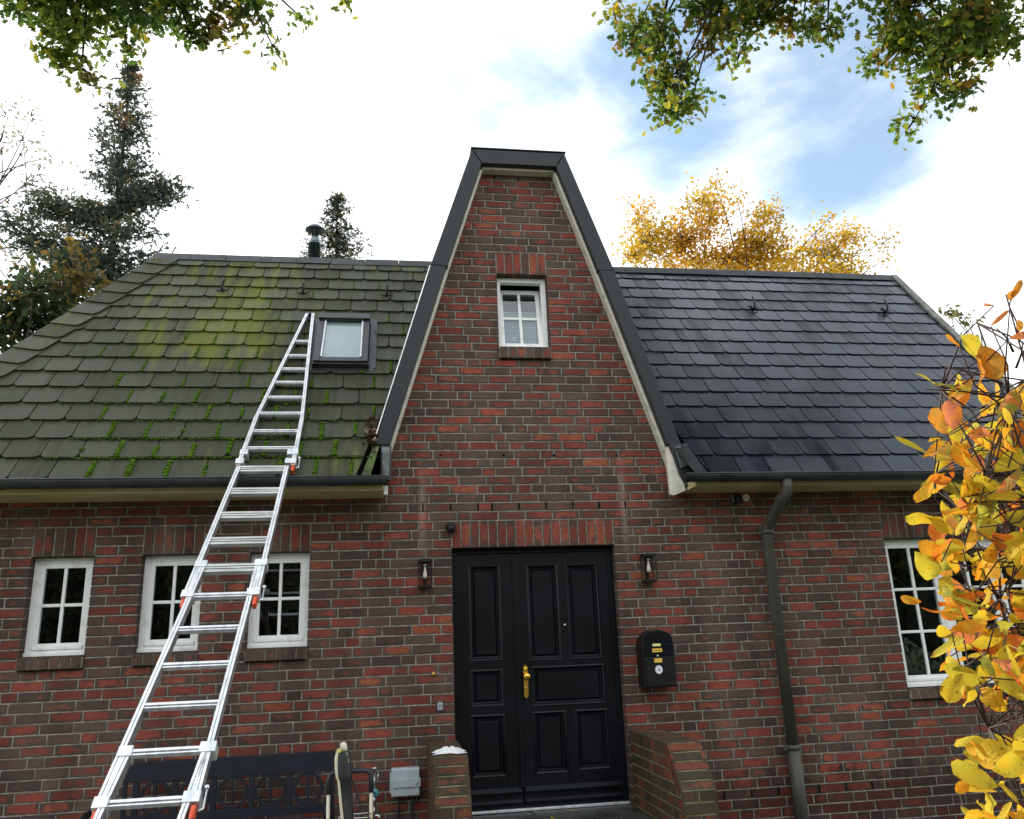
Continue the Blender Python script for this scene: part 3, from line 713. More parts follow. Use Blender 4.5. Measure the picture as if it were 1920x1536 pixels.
def window(key, zs0, split=None, cols=2, rows=2, yf=.088):
    x0, x1, zb, zt = OPEN[key]; z0 = zs0+.004
    f = MB(); bars(f, x0-.004, x1+.004, z0, zt-.001, yf, yf+.07, .046, .046, .05, .046)
    f.box(x0-.003, x1+.003, yf-.028, yf-.001, z0, z0+.032)              # drip board
    xs = [x0+.042]+(split or [])+[x1-.042]
    for c in (split or []): f.box(c-.035, c+.035, yf-.006, yf+.07, z0+.05, zt-.047)
    # room box behind; its dimness is painted in as near-black walls
    f.box(x0-.02, x1+.02, .75, .77, z0-.05, zt+.02, 1); f.box(x0-.02, x0-.004, .161, .75, z0, zt, 1); f.box(x1+.004, x1+.02, .161, .75, z0, zt, 1)
    f.box(x0, x1, .161, .75, zt, zt+.02, 1); f.box(x0, x1, .161, .75, z0-.02, z0, 1)
    w = f.build('window', ['white', 'room'], house, .004)
    for a, b in zip(xs, xs[1:]):
        l = a+(.031 if a != xs[0] else 0); r = b-(.031 if b != xs[-1] else 0)
        sash(w, l, r, z0+.046, zt-.043, yf+.008, cols, rows)
        d = MB(); d.box(l+.006, r-.006, yf-.012, yf+.006, z0+.05, z0+.078); d.build('drip_rail', 'white', w, .004)
    sill_bricks(x0+.0, x1-.0, zs0, zb, w)
    return w
for k in ('w1', 'w2', 'w3'): window(k, 1.40)
window('rw', .826, [4.765, 5.36], 2, 3)
# blinds at the lower pane of the third window
b_ = MB(); b_.box(-1.46, -1.27, .24, .25, 1.78, 1.83); b_.box(-1.46, -1.27, .24, .25, 1.55, 1.60); 
# gable window: tilted inwards at the top
x0, x1, zb, zt = OPEN['gw']; z0 = 4.10
f = MB(); bars(f, x0-.004, x1+.004, z0, zt-.001, .085, .155, .046, .05, .05, .05); f.box(x0-.003, x1+.003, .06, .084, z0, z0+.03)
f.box(x0-.02, x1+.02, .80, .82, z0-.05, zt+.02, 1); f.box(x0-.02, x0-.004, .161, .80, z0, zt, 1); f.box(x1+.004, x1+.02, .161, .80, z0, zt, 1); f.box(x0, x1, .161, .80, zt, zt+.02, 1)
gwo = f.build('window', ['white', 'room'], house, .004)
tag(gwo, 'gable window with its sash tilted inwards')
sill_bricks(x0, x1, z0, zb, gwo)
sx, px_, (gx0, gx1, gz0, gz1) = sash(gwo, x0+.035, x1-.04, z0+.045, zt-.065, .115, 2, 2, .045, .03, .05)
bl = MB(); zc = gz0+(gz1-gz0)*.66; n = 16
for i in range(n):
    za, zb_ = gz0+(zc-gz0)*i/n, gz0+(zc-gz0)*(i+1)/n; zm = (za+zb_)/2
    bl.add([(gx0, .17, za), (gx1, .17, za), (gx1, .180, zm), (gx0, .180, zm), (gx1, .17, zb_), (gx0, .17, zb_)], [(0, 1, 2, 3), (3, 2, 4, 5)])
bl.box(gx0, gx1, .165, .185, zc, zc+.014)
blo = bl.build('blind', 'blind', gwo)
la = MB(); la.lathe([(.028, 0), (.004, .06)], (gx0+.10, .160, gz0+.045), 2, 12); la.lathe([(.008, 0), (.008, .045)], (gx0+.10, .160, gz0), 2, 8)
lao = la.build('ornament', 'white', gwo)
piv = Matrix.Translation((0, .115, z0+.045)) @ Matrix.Rotation(rad(-9), 4, 'X') @ Matrix.Translation((0, -.115, -z0-.045))
for o in (sx, px_, blo, lao): o.data.transform(piv)

# ------------------------------------------------------------------ front door
x0, x1, _, zt = OPEN['door']; YD = .115
d = MB(); bars(d, x0-.003, x1+.003, -.04, zt-.001, .10, .19, .05, .05, .02, .045)
d.box(x0-.05, x1+.05, .26, .28, -.1, zt+.05, 1)
door = d.build('door', ['door', 'void'], house, .005)
tag(door, 'wide black panelled front door of one narrow and one broad leaf')
z7 = lambda x, y: at(760+x/2.667, 960+y/2.667, YD)
def rect7(a, b, c, e): p, q = z7(a, b), z7(c, e); return (p[0], q[0], q[2], p[2])
leaves_ = [((.048, .575), [rect7(312, 268, 488, 745), rect7(322, 792, 494, 972), rect7(326, 1018, 510, 1325)]),
           ((.583, 1.437), [rect7(602, 264, 785, 742), rect7(800, 260, 990, 734), rect7(630, 774, 1008, 958), rect7(635, 1000, 820, 1305), rect7(846, 990, 1030, 1285)])]
for (a, b), ps in leaves_:
    q = MB(); cells(q, a, b, .03, zt-.048, ps, YD, YD+.035)
    q.box(a, b, YD+.0351, YD+.05, .03, zt-.048)
    for p in ps:
        def fr(i, y): return [(p[0]+i, y, p[2]+i), (p[1]-i, y, p[2]+i), (p[1]-i, y, p[3]-i), (p[0]+i, y, p[3]-i)]
        rings = [fr(0, YD+.001), fr(.010, YD-.004), fr(.022, YD+.004), fr(.030, YD+.024), fr(.042, YD+.026), fr(.060, YD+.008), fr(.064, YD+.008)]
        vs = [v for r in rings for v in r]; fs = [(4*i+j, 4*i+(j+1) % 4, 4*i+4+(j+1) % 4, 4*i+4+j) for i in range(len(rings)-1) for j in range(4)]
        q.add(vs, fs+[tuple(4*(len(rings)-1)+j for j in range(4))])
    for z in (.085, .165):
        q.prism([(a+.01, YD, z+.03), (a+.01, YD-.028, z), (a+.01, YD-.028, z-.012), (a+.01, YD, z-.02)], (b-a-.02, 0, 0))
    lo_ = q.build('door_leaf', 'door', door, .003)
q = MB(); q.box(.545, .60, YD-.014, YD-.001, .19, zt-.06); q.box(.555, .59, YD-.024, YD-.0145, .19, zt-.06); q.build('cover_strip', 'door', door, .005)
hx_, hz_ = at(985, 1278, YD)[[0, 2]]
q = MB()
q.box(hx_-.019, hx_+.019, YD-.034, YD-.025, hz_-.125, hz_+.125); q.prism([(hx_-.01, YD-.034, hz_+.125), (hx_, YD-.034, hz_+.143), (hx_+.01, YD-.034, hz_+.125)], (0, .009, 0))
q.prism([(hx_-.01, YD-.034, hz_-.125), (hx_, YD-.034, hz_-.143), (hx_+.01, YD-.034, hz_-.125)], (0, .009, 0))
q.lathe([(.012, 0), (.012, -.03), (.026, -.038), (.032, -.055), (.026, -.075), (.01, -.082)], (hx_, YD-.034, hz_+.045), 1, 20)
q.ball((hx_, YD-.036, hz_+.10), .012, 10, 6, 0, (1, .5, 1.8)); q.lathe([(.011, 0), (.011, -.006)], (hx_, YD-.034, hz_-.055), 1, 14)
q.build('door_handle', 'brass', door, .002)
pz = at(1059, 1172, YD); q = MB(); q.lathe([(.012, 0), (.012, -.006), (.008, -.008)], (pz[0], YD, pz[2]), 1, 16); q.build('peephole', 'steel', door)
q = MB(); q.box(.0, 1.485, .075, .12, .012, .032); q.build('threshold', 'alu', door, .003)

# ------------------------------------------------------------------ skylight
sk = [roofxs(597, 590, .12), roofxs(690, 590, .12), roofxs(693, 684, .12), roofxs(588, 684, .12)]
SX0, SX1 = (sk[0][0]+sk[3][0])/2, (sk[1][0]+sk[2][0])/2; SS0, SS1 = (sk[2][1]+sk[3][1])/2+.09, (sk[0][1]+sk[1][1])/2
def rbox(mb, xa, xb, sa, sb, ha_, hb_, mi=0): mb.prism([rp(xa, sa, ha_), rp(xb, sa, ha_), rp(xb, sb, ha_), rp(xa, sb, ha_)], RN*(hb_-ha_), mi)
q = MB(); fw = .065
rbox(q, SX0, SX0+fw, SS0, SS1-.075, .0, .115); rbox(q, SX1-fw, SX1, SS0, SS1-.075, .0, .115); rbox(q, SX0+fw, SX1-fw, SS0, SS0+.075, .0, .112)
rbox(q, SX0-.004, SX1+.004, SS1-.11, SS1, .0, .14); rbox(q, SX0-.012, SX1+.012, SS0-.02, SS0+.02, .02, .09)
rbox(q, SX0+fw, SX1-fw, SS0+.075, SS1-.11, .0, .03)
skyo = q.build('skylight', 'skyframe', house, .006)
for xa in (SX0+fw+.001, SX1-fw-.017): q = MB(); rbox(q, xa, xa+.016, SS0+.076, SS1-.112, .06, .118); q.build('glazing_bead', 'steel', skyo)
q = MB(); rbox(q, SX0+fw+.017, SX1-fw-.017, SS0+.076, SS1-.111, .085, .092); q.build('pane', 'glass', skyo)
q = MB(); rbox(q, SX0+fw+.001, SX1-fw-.001, SS0+.076, SS1-.111, .074, .078); q.build('blind', 'skyglare', skyo)  # pale sheet under the pane stands in for its sky reflection
q = MB(); rbox(q, SX0-.05, SX1+.05, SS0-.075, SS0-.021, .026, .038); rbox(q, SX0-.07, SX0-.005, SS0-.02, SS1+.05, .026, .036); rbox(q, SX1+.005, SX1+.08, SS0-.02, SS1+.05, .026, .036); q.build('flashing', 'skyframe', skyo, .003)

# roof hooks
for px, py in ((417, 541), (568, 546), (725, 550), (1412, 574), (1660, 579)):
    x, s = roofxs(px, py, .05); q = MB()
    q.tube([rp(x, s+.06, .03), rp(x, s-.03, .035), rp(x, s-.045, .05), rp(x+.004, s-.03, .085), rp(x+.006, s+.05, .12), rp(x+.01, s+.11, .13)], .012, 8)
    w_ = .075
    q.tube([rp(x-w_, s-.0, .05), rp(x-w_*.6, s-.04, .045), rp(x, s-.05, .045), rp(x+w_*.6, s-.04, .045), rp(x+w_, s, .05)], .009, 8)
    q.build('roof_hook', 'black', house)

# flue behind the ridge
FY = 2.75; p = at(589, 485, FY); fx, fz = p[0], p[2]
q = MB(); q.lathe([(.082, -.6), (.082, .20), (.084, .20), (.084, .225), (.082, .225), (.082, .235), (.050, .30), (.050, .375)], (fx, FY, fz), 2, 24)
fl = q.build('chimney_flue', 'steelflue' if 'steelflue' in MT else mat('flue steel', (.30, .36, .38), .25, metal=.9, col2=(.12, .15, .17), vs=5, stretch=(3, 3, .3)), house)
q = MB(); q.lathe([(.128, .415), (.124, .425), (.075, .475), (.02, .497), (.005, .498)], (fx, FY, fz), 2, 24)
for t in (0.5, 2.6, 4.7): q.beam((fx+.05*math.cos(t), FY+.05*math.sin(t), fz+.33), (fx+.085*math.cos(t), FY+.085*math.sin(t), fz+.43), (math.sin(t), -math.cos(t), 0), .012, (math.cos(t), math.sin(t), 0), .003)
q.build('flue_cap', mat('cap steel', (.10, .11, .13), .35, metal=.7), fl)

# moss in the joints of the left slope
ms = MB()
for x, s0, i in JL:
    if zs_(s0) > 2.75+SR*ST-.35: continue
    if x < hip(s0)+.34 or x > CX-hwo(zs_(s0)+.2)-.1: continue
    u = 1-i/15
    inb = max(0, 1-((x+1.9)/1.75)**2)
    big = random.random() < (.12+1.15*u**.9)*inb
    if not big and random.random() < .08: continue
    nk = 16 if big else 9; a0 = random.choice((0, .05, random.uniform(0, .45))) if big else random.uniform(0, .4); e_ = 1 if random.random() < .55 else random.uniform(.5, 1)
    w0 = (.012+.020*u**1.5*random.uniform(.5, 1)) if big else random.uniform(.005, .010)
    for j in range(nk):
        t = a0+(e_-a0)*j/nk; r = w0*random.uniform(.7, 1.15)
        ms.ball(rp(x+random.uniform(-.003, .003), s0+.012+t*(E_-.02), .024-.014*t), r, 7, 4, 0 if big else 1, (.95, 1.5, .55))
    if big and random.random() < .5*u:
        for j in range(int(4+10*random.random())): ms.ball(rp(x-random.uniform(-.05, .20), s0+random.uniform(-.004, .010), .030), random.uniform(.004, .009), 6, 4, random.random() < .4)
for j in range(1500):
    i = random.choice((1, 1, 1, 1, 2, 2, 3, 4)); x = random.choice((-2.9, -2.3, -1.9, -1.2))+random.gauss(0, .28); ms.ball(rp(x, i*E_-.015+random.uniform(-.006, .008), .030), random.uniform(.004, .009), 6, 4, random.random() < .5)
mo = ms.build('moss', ['moss', 'dullmoss'], house); mo['kind'] = 'stuff'
# ------------------------------------------------------------------ entrance wing walls and doorstep
YT, YS, ZT, ZS = -1.0, -1.235, .605, .315
def wing(x0, x1, label):
    root = thing('brick_wing_wall', ((x0+x1)/2, -.6, GZ), label, 'garden wall', 'low wing walls beside the front door')
    b = MB(); e = .004
    b.prism([(x0+e, -.004, GZ), (x0+e, YS+e, GZ), (x0+e, YS+e, ZS), (x0+e, YT+e, ZT-e), (x0+e, -.004, ZT-e)], (x1-x0-2*e, 0, 0), 1)
    ou = [(0.006, GZ), (-YS, GZ), (-YS, ZS), (-YT-.095, ZT-.098), (.006, ZT-.098)]
    sl = V(0, YT-YS, ZT-ZS); SLn = np.linalg.norm(sl); su = sl/SLn; sn = V(0, -su[2], su[1])
    for X, nx in ((x0, -1), (x1, 1)):
        O, u, nn = V(X, 0, 0), V(0, -1, 0), V(nx, 0, 0)
        z = ZT-.098-.0813; r = 0
        while z > GZ-.08:
            a = .006-(r % 2)*.125
            while a < 1.3:
                w = .25 if random.random() < .6 else .125
                po = [(a+.005, z+.005), (a+w-.005, z+.005), (a+w-.005, z+.0763), (a+.005, z+.0763)]
                po = clip(po, -1, 0, -.006) 
                if po: po = clip(po, 1, 0, -YS-.001)
                if po:                                      # stay below the sloping coping
                    k = (ZT-ZS)/((-YT)-(-YS)); c0 = ZS-.004-k*(-YS); off = .105*math.hypot(1, k)
                    po = clip(po, -k, 1, c0-off) if z > ZS-.13 else po
                if len(po) > 2:
                    P = np.array(po); ar = abs(sum(P[i][0]*P[(i+1) % len(P)][1]-P[(i+1) % len(P)][0]*P[i][1] for i in range(len(P))))/2
                    if ar > .0015: b.brick(O, u, Vz, nn, po, .02, 0, .003)
                a += w
            z -= .0813; r += 1
        n = 12; w = (-YT-.03)/n
        for i in range(n):
            a0 = .006+i*w; b.brick(O, u, Vz, nn, [(a0+.004, ZT-.093), (a0+w-.004, ZT-.093), (a0+w-.004, ZT-.001), (a0+.004, ZT-.001)], .03, 0, .003)
        n = 5
        for i in range(n):
            p0, p1 = V(0, YS, ZS)+sl*(i+.04)/n, V(0, YS, ZS)+sl*(i+.96)/n
            po = [(-p0[1], p0[2]), (-(p0-sn*.095)[1], (p0-sn*.095)[2]), (-(p1-sn*.095)[1], (p1-sn*.095)[2]), (-p1[1], p1[2])]
            b.brick(O, u, Vz, nn, po, .03, 0, .003)
    n = 5
    for i in range(n):
        a, c = SLn*i/n, SLn*(i+1)/n
        b.brick(V(0, YS, ZS), V(1, 0, 0), su, sn, [(x0+.001, a+.004), (x1-.001, a+.004), (x1-.001, c-.004), (x0+.001, c-.004)], .03, 0, .005, kind=random.random())
    z = ZS-.0813; r = 0
    while z > GZ-.08:
        js = [x0, x1] if r % 2 else [x0, (x0+x1)/2, x1]
        for p, q in zip(js, js[1:]): b.brick(V(0, YS, 0), V(1, 0, 0), Vz, V(0, -1, 0), [(p+(.001 if p == x0 else .005), z+.005), (q-(.001 if q == x1 else .005), z+.005), (q-(.001 if q == x1 else .005), z+.0763), (p+(.001 if p == x0 else .005), z+.0763)], .02, 0, .004)
        z -= .0813; r += 1
    n = 12; w = (-YT)/n
    for i in range(n): b.brick(V(0, 0, ZT), V(1, 0, 0), V(0, 1, 0), V(0, 0, 1), [(x0+.001, YT+i*w+.004), (x1-.001, YT+i*w+.004), (x1-.001, YT+(i+1)*w-.004), (x0+.001, YT+(i+1)*w-.004)], .02, 0, .004, kind=random.random()*.6)
    b.build('brickwork', ['pbrick', 'mossmortar'], root)
wing(-.235, .015, 'low mossy brick wing wall left of the front door with a white cloth on it')
wing(1.50, 1.765, 'low mossy brick wing wall right of the front door with a sloping front end')
ds = thing('doorstep', (.75, -.5, GZ), 'wet grey stone slab step in front of the black door', 'doorstep')
q = MB(); q.prism([(.02, .07, .006), (.62, .07, .008), (.70, -.42, .006), (.02, -.40, .004)], (0, 0, -.05)); q.prism([(.63, .07, .010), (1.495, .07, .010), (1.495, -.0, .010), (.642, -.02, .008)], (0, 0, -.05))
q.prism([(.646, -.03, .004), (1.18, -.012, .006), (1.28, -.62, .002), (.73, -.64, .004)], (0, 0, -.05)); q.prism([(1.19, -.012, .008), (1.495, -.01, .008), (1.495, -.7, .004), (1.292, -.66, .004)], (0, 0, -.05))
q.prism([(.02, -.41, .002), (.70, -.43, .004), (.74, -1.2, .0), (.02, -1.2, .0)], (0, 0, -.05)); q.prism([(.75, -.65, 0), (1.495, -.71, .002), (1.495, -1.2, 0), (.76, -1.2, 0)], (0, 0, -.05))
q.build('slab', 'slate', ds, .006)
q = MB(); q.box(.02, 1.495, -1.19, .07, GZ, -.052); q.box(.02, 1.495, -1.52, -1.19, GZ, -.17); q.build('riser', 'slate', ds, .01)

# crumpled cloth on the left wing wall
nx, ny = 26, 14; q = MB(); c0 = V(-.105, -.80, ZT+.004)
vs = []
for j in range(ny):
    for i in range(nx):
        a, b_ = i/(nx-1)*2-1, j/(ny-1)*2-1
        r = math.sqrt(a*a+b_*b_*.9); h = max(0, 1-r**3)*.020+max(0, (1-r))*.022*abs(math.sin(7*a+2.3*b_)*math.cos(4.1*b_+2*a))+.012*abs(math.sin(13*a-5*b_))*max(0, 1-r)
        vs.append(c0+V(a*.115*(1+.12*math.sin(5*b_)), b_*.10*(1+.2*math.sin(4*a)), h))
q.add(vs, [(j*nx+i, j*nx+i+1, (j+1)*nx+i+1, (j+1)*nx+i) for j in range(ny-1) for i in range(nx-1)], 0, False)
tag(q.build('cleaning_cloth', 'paper'), 'crumpled white cloth lying on the left mossy wing wall', 'cloth')

# ------------------------------------------------------------------ ladder
LN = V(0, -.704, .710); LN /= np.linalg.norm(LN); LP = V(0, -.55, 2.81); SX = V(1, 0, 0)
lp = lambda x, y: atp(x, y, LP, LN)
up_ = lambda x, y: atp(x, y, RP0+RN*.10, RN)
def ext(p, q, Z): p, q = np.array(p), np.array(q); return p+(q-p)*((Z-p[2])/(q[2]-p[2]))
lad = thing('ladder', (-1.75, -3.6, GZ), 'aluminium telescopic ladder leaning across the gutter onto the mossy roof', 'ladder')
def rail(p, q, n, w=.033, dep=.058, nm='rail'):
    m_ = MB(); p, q = np.array(p), np.array(q); d = (q-p)/np.linalg.norm(q-p); s = np.cross(n, d); s /= np.linalg.norm(s)
    m_.beam(p-n*(dep/2+.004), q-n*(dep/2+.004), s, w, n, dep, 1)
    for k in (-1, 1): m_.beam(p+s*k*w*.285-n*.0022, q+s*k*w*.285-n*.0022, s, w*.46, n, .0044, 0)
    return m_.build(nm, ['alu', 'alushade'], lad, .0015)
A_L, A_R = (lp(180, 1536), lp(197, 1500)), (lp(338, 1536), lp(351, 1500))
B_L, B_R = (lp(233, 1395), lp(354, 1120)), (lp(393, 1395), lp(467, 1120))
C_L, C_R = (lp(376, 1045), lp(445, 880)), (lp(496, 1045), lp(536, 880))
z1a, z1b = lp(230, 1512)[2], lp(230, 1400)[2]; z2a, z2b = lp(370, 1118)[2], lp(370, 1052)[2]
for l in (A_L, A_R): rail(ext(*l, GZ+.02), ext(*l, z1b), LN)
for l in (B_L, B_R): rail(ext(*l, z1a+.03), ext(*l, z2b), LN)
for l in (C_L, C_R): rail(ext(*l, z2a+.03), ext(*l, 2.845), LN)
D_L, D_R = [up_(460, 835), up_(480, 782), up_(576, 587)], [up_(556, 835), up_(566, 783), up_(587, 587)]
d0L, d0R = ext(D_L[0], D_L[1], 2.86), ext(D_R[0], D_R[1], 2.86)
d0L, d0R = d0L, d0R
for l, b0 in ((D_L, d0L), (D_R, d0R)):
    rail(b0, l[1], RN); rail(l[1], l[2], RN, .030)
q = MB(); t = (D_L[2]+D_R[2])/2; q.obox(t-RN*.03+V(0, .01, .012), (.03, 0, 0), V(0, CT, ST)*.02, RN*.028, 0); q.build('top_cap', ['rubber'], lad, .008)
def across(y, xl, xr, L_, R_, n, z):
    return ext(*L_, z), ext(*R_, z)
def rung(a, b, n, dd, tread=False):
    s = (b-a)/np.linalg.norm(b-a); a, b = a+s*.014, b-s*.014; m_ = MB()
    if tread:
        for k, (o, h, dz) in enumerate(((.026, .022, .000), (.004, .016, -.004), (-.014, .010, -.008), (-.030, .014, -.006))):
            m_.beam(a+dd*o-n*(.022-dz), b+dd*o-n*(.022-dz), n, .034, dd, h, 0)
        m_.beam(a-n*.03, b-n*.03, n, .02, dd, .07, 1)
        return m_.build('tread', ['alu2', 'alushade'], lad, .002)
    m_.beam(a+dd*.008-n*.022, b+dd*.008-n*.022, n, .034, dd, .017, 0); m_.beam(a-dd*.013-n*.024, b-dd*.013-n*.024, n, .03, dd, .010, 0); m_.beam(a-n*.034, b-n*.034, n, .02, dd, .028, 1)
    return m_.build('rung', ['alu', 'alushade'], lad, .0015)
LD = V(0, .710, .704)
zz = lambda y, x: lp(x, y)[2]
for y, x in ((1500, 272), ): rung(*across(y, 0, 0, A_L, A_R, LN, zz(y, x)), LN, LD)
z = zz(1500, 272)
for i in range(1, 5): rung(*across(0, 0, 0, A_L, A_R, LN, z-.21*i), LN, LD)
for y, x in ((1405, 312), (1318, 341), (1243, 365), (1175, 388), (1113, 411)): rung(*across(y, 0, 0, B_L, B_R, LN, zz(y, x)), LN, LD)
for y, x in ((1062, 434), (1011, 448), (963, 463), (918, 481)): rung(*across(y, 0, 0, C_L, C_R, LN, zz(y, x)), LN, LD, True)
rung(*across(0, 0, 0, C_L, C_R, LN, 2.825), LN, LD, True)
RD = V(0, CT, ST)
for y, x in ((838, 505), (806, 514)): zq = up_(x, y)[2]; rung(ext(D_L[0], D_L[1], zq), ext(D_R[0], D_R[1], zq), RN, RD)
for y, x in ((773, 523), (743, 533), (715, 542), (690, 550), (665, 557), (638, 564)): zq = up_(x, y)[2]; rung(ext(D_L[1], D_L[2], zq), ext(D_R[1], D_R[2], zq), RN, RD)
def clamp(LL, RR, n, dd, za, zb, lo_out):
    for side, (lo_l, hi_l) in ((-1, LL), (1, RR)):
        pa, pb = ext(*lo_l, za), ext(*hi_l, zb); qa, qb = ext(*hi_l, za), ext(*lo_l, zb)
        for ca, ch in (((pa+qa)/2, .032), ((pb+qb)/2, .032)):
            w = abs((pa-qa)[0])/2+.020 if ca is not None else 0
            m_ = MB(); m_.obox(ca-n*.034+dd*(.03 if ch and ca[2] < (pa[2]+pb[2])/2 else -.03), (w+.004, 0, 0), dd*ch, n*.040, 0)
            m_.build('sleeve', ['alu'], lad, .003)
        out = qa if abs(qa[0]-(LL[0][0][0]+RR[0][0][0])/2) > abs(pa[0]-(LL[0][0][0]+RR[0][0][0])/2) else pa
        m_ = MB(); c = out-dd*.045-n*.03
        m_.obox(c, (.013, 0, 0), dd*.035, n*.024, 0); m_.obox(c-dd*.02+n*.008, (.009, 0, 0), dd*.028, n*.022, 0); m_.build('locking_catch', ['orange'], lad, .005)
    e = ext(*RR[1], za)
    m_ = MB(); h = e+SX*.045-n*.02; m_.tube([h+dd*.10-SX*.02, h+dd*.08, h, h-dd*.03, h-dd*.04-SX*.02], .0065, 8); m_.tube([h+dd*.09-SX*.012, h+dd*.09+SX*.008], .016, 12)
    m_.build('lock_lever', ['steel'], lad)
clamp((A_L, B_L), (A_R, B_R), LN, LD, z1a, z1b, True)
clamp((B_L, C_L), (B_R, C_R), LN, LD, z2a, z2b, True)
clamp((C_L, (d0L, D_L[1])), (C_R, (d0R, D_R[1])), RN, RD, 2.875, 3.02, True)

# ------------------------------------------------------------------ bench
BY = -.25
bx0, bx1 = -2.53, -.965
bench = thing('garden_bench', ((bx0+bx1)/2, -.45, GZ), 'dark navy bench with a row of ring ornaments in its back, behind the ladder', 'bench')
q = MB(); q.box(bx0, bx1, BY-.018, BY+.018, .462, .602); q.box(bx0, bx1, BY-.016, BY+.016, .168, .232)
cs = [at(p, 1483, BY)[0] for p in (436, 507, 577)]; sp = (cs[2]-cs[0])/2; cx_ = [cs[2]-sp*i for i in range(5)]
q.box(bx1-.03, bx1, BY-.014, BY+.014, .232, .462); q.box(bx0, bx0+.03, BY-.014, BY+.014, .232, .462)
for c in cx_:
    q.box(c-sp/2-.022, c-sp/2+.022, BY-.013, BY+.013, .232, .462) if c-sp/2 > bx0+.03 else None
    n = 28; R1, R0 = .117, .094; zc = .347
    vs = [(c+r*math.cos(a), y, zc+r*math.sin(a)) for y in (BY-.012, BY+.012) for r in (R1, R0) for a in np.arange(n)*2*math.pi/n]
    fs = []
    for i in range(n):
        j = (i+1) % n; fs += [(i, j, n+j, n+i), (2*n+i, 3*n+i, 3*n+j, 2*n+j), (i, 2*n+i, 2*n+j, j), (n+i, n+j, 3*n+j, 3*n+i)]
    q.add(vs, fs); q.box(c-.009, c+.009, BY-.010, BY+.010, zc-.094, zc+.094)
    for s_ in (-1, 1):
        a, b_ = c+s_*.115, c+s_*(sp/2-.021); a, b_ = min(a, b_), max(a, b_); q.box(a, b_, BY-.009, BY+.009, zc-.012, zc+.012) if b_-a > .003 else None
q.build('backrest', 'navy', bench, .004)
q = MB()
for i in range(5): q.box(bx0+.01, bx1-.01, BY-.05-.095*(i+1)+.012, BY-.05-.095*i, .055, .085)
q.build('seat', 'navy', bench, .005)
ax_ = at(177, 1490, -.52)[0]
for x in (ax_, bx1-.02):
    for y in (BY, BY-.48):
        q = MB(); q.box(x-.025, x+.025, y-.025, y+.025, GZ, .165 if y == BY else .06); q.build('leg', 'black', bench, .006)
    q = MB(); q.tube([(x, BY-.02, .30), (x, BY-.2, .32), (x, BY-.42, .315), (x, BY-.50, .29), (x, BY-.525, .245), (x, BY-.50, .215), (x, BY-.47, .225)], .024, 10)
    q.tube([(x, BY-.40, .315), (x, BY-.43, .22), (x, BY-.46, .06)], .018, 8); q.build('armrest', 'black', bench)

# ------------------------------------------------------------------ pressure washer and its spray gun
WY = -.80
pt = lambda x, y, Y=WY: at(x, y, Y)
w_ = thing('pressure_washer', (-.82, WY, GZ), 'pressure washer with black bow handle on cream tubes beside the bench', 'pressure washer')
a, b_ = pt(616, 1484), pt(696, 1480); zt_ = pt(655, 1446)[2]
q = MB()
for p in (a, b_): q.tube([(p[0], WY, p[2]), (p[0], WY, GZ+.12)], .013, 12)
q.build('handle_tube', 'creampl', w_)
q = MB(); r = .045
q.tube([(a[0], WY, a[2]-.02), (a[0], WY, zt_-r), (a[0]+.012, WY, zt_-.016), (a[0]+r, WY, zt_), (b_[0]-r, WY, zt_), (b_[0]-.012, WY, zt_-.016), (b_[0], WY, zt_-r), (b_[0], WY, b_[2]-.02)], .0175, 14)
q.build('handle_grip', 'rubber', w_)
q = MB(); zc = pt(655, 1524)[2]
for k in (0, -.028): q.tube([(a[0]+.075, WY-.05, zc-.13+k), (a[0]+.08, WY-.055, zc-.02+k), (a[0]+.10, WY-.06, zc+k), (b_[0]-.03, WY-.06, zc+k), (b_[0]-.005, WY-.04, zc-.01+k), (b_[0], WY, zc-.012+k)], .0045, 8)
q.build('wire_rack', 'steel', w_)
q = MB(); q.box(a[0]-.03, b_[0]+.03, WY-.12, WY+.13, GZ+.10, .05); q.box(a[0]+.03, b_[0]-.03, WY-.09, WY+.10, .05, .12); q.build('body', 'creampl', w_, .03, 4)
for x in (a[0]-.055, b_[0]+.055): q = MB(); q.lathe([(.05, -.02), (.11, -.018), (.11, .018), (.05, .02)], (x, WY+.08, GZ+.11), 0, 24); q.build('wheel', 'rubber', w_, .004)
GY = WY-.075
g_ = thing('spray_gun', (-.87, GY, .2), 'black and cream spray gun standing upright against the pressure washer handle', 'spray gun')
q = MB()
def oval(mb, pts, ry=.6, n=12):
    vs = []; K = len(pts)
    for (x, y, z, r) in pts: vs += [(x+r*math.cos(t), y+r*ry*math.sin(t), z) for t in np.arange(n)*2*math.pi/n]
    fs = [(i*n+k, i*n+(k+1) % n, (i+1)*n+(k+1) % n, (i+1)*n+k) for i in range(K-1) for k in range(n)]+[tuple(range(n))[::-1], tuple((K-1)*n+k for k in range(n))]
    mb.add(vs, fs, 0, True)
gp = lambda x, y: pt(x, y, GY)
P_ = [(643, 1395, 4), (643, 1403, 8.5), (643.5, 1420, 11.5), (644, 1440, 12), (645.5, 1455, 11.5), (647, 1461, 10.5), (648, 1463, 8), (651, 1500, 7.4), (654, 1536, 7.2), (660, 1600, 6.5)]
k = 6.0/1520
oval(q, [(gp(x, y)[0], GY, gp(x, y)[2], r*k*1.18) for x, y, r in P_][::-1]); q.build('gun_body', 'rubber', g_)
q = MB(); oval(q, [(gp(x, y)[0], GY-.006, gp(x, y)[2], r*k) for x, y, r in [(635, 1404, 2.6), (631.5, 1420, 4), (631.5, 1440, 4), (633, 1458, 3.2), (635, 1463, 2.6), (638.5, 1500, 2.6), (642, 1536, 2.8), (648, 1600, 2.6)]][::-1], 1.2); q.build('side_shell', 'creampl', g_)
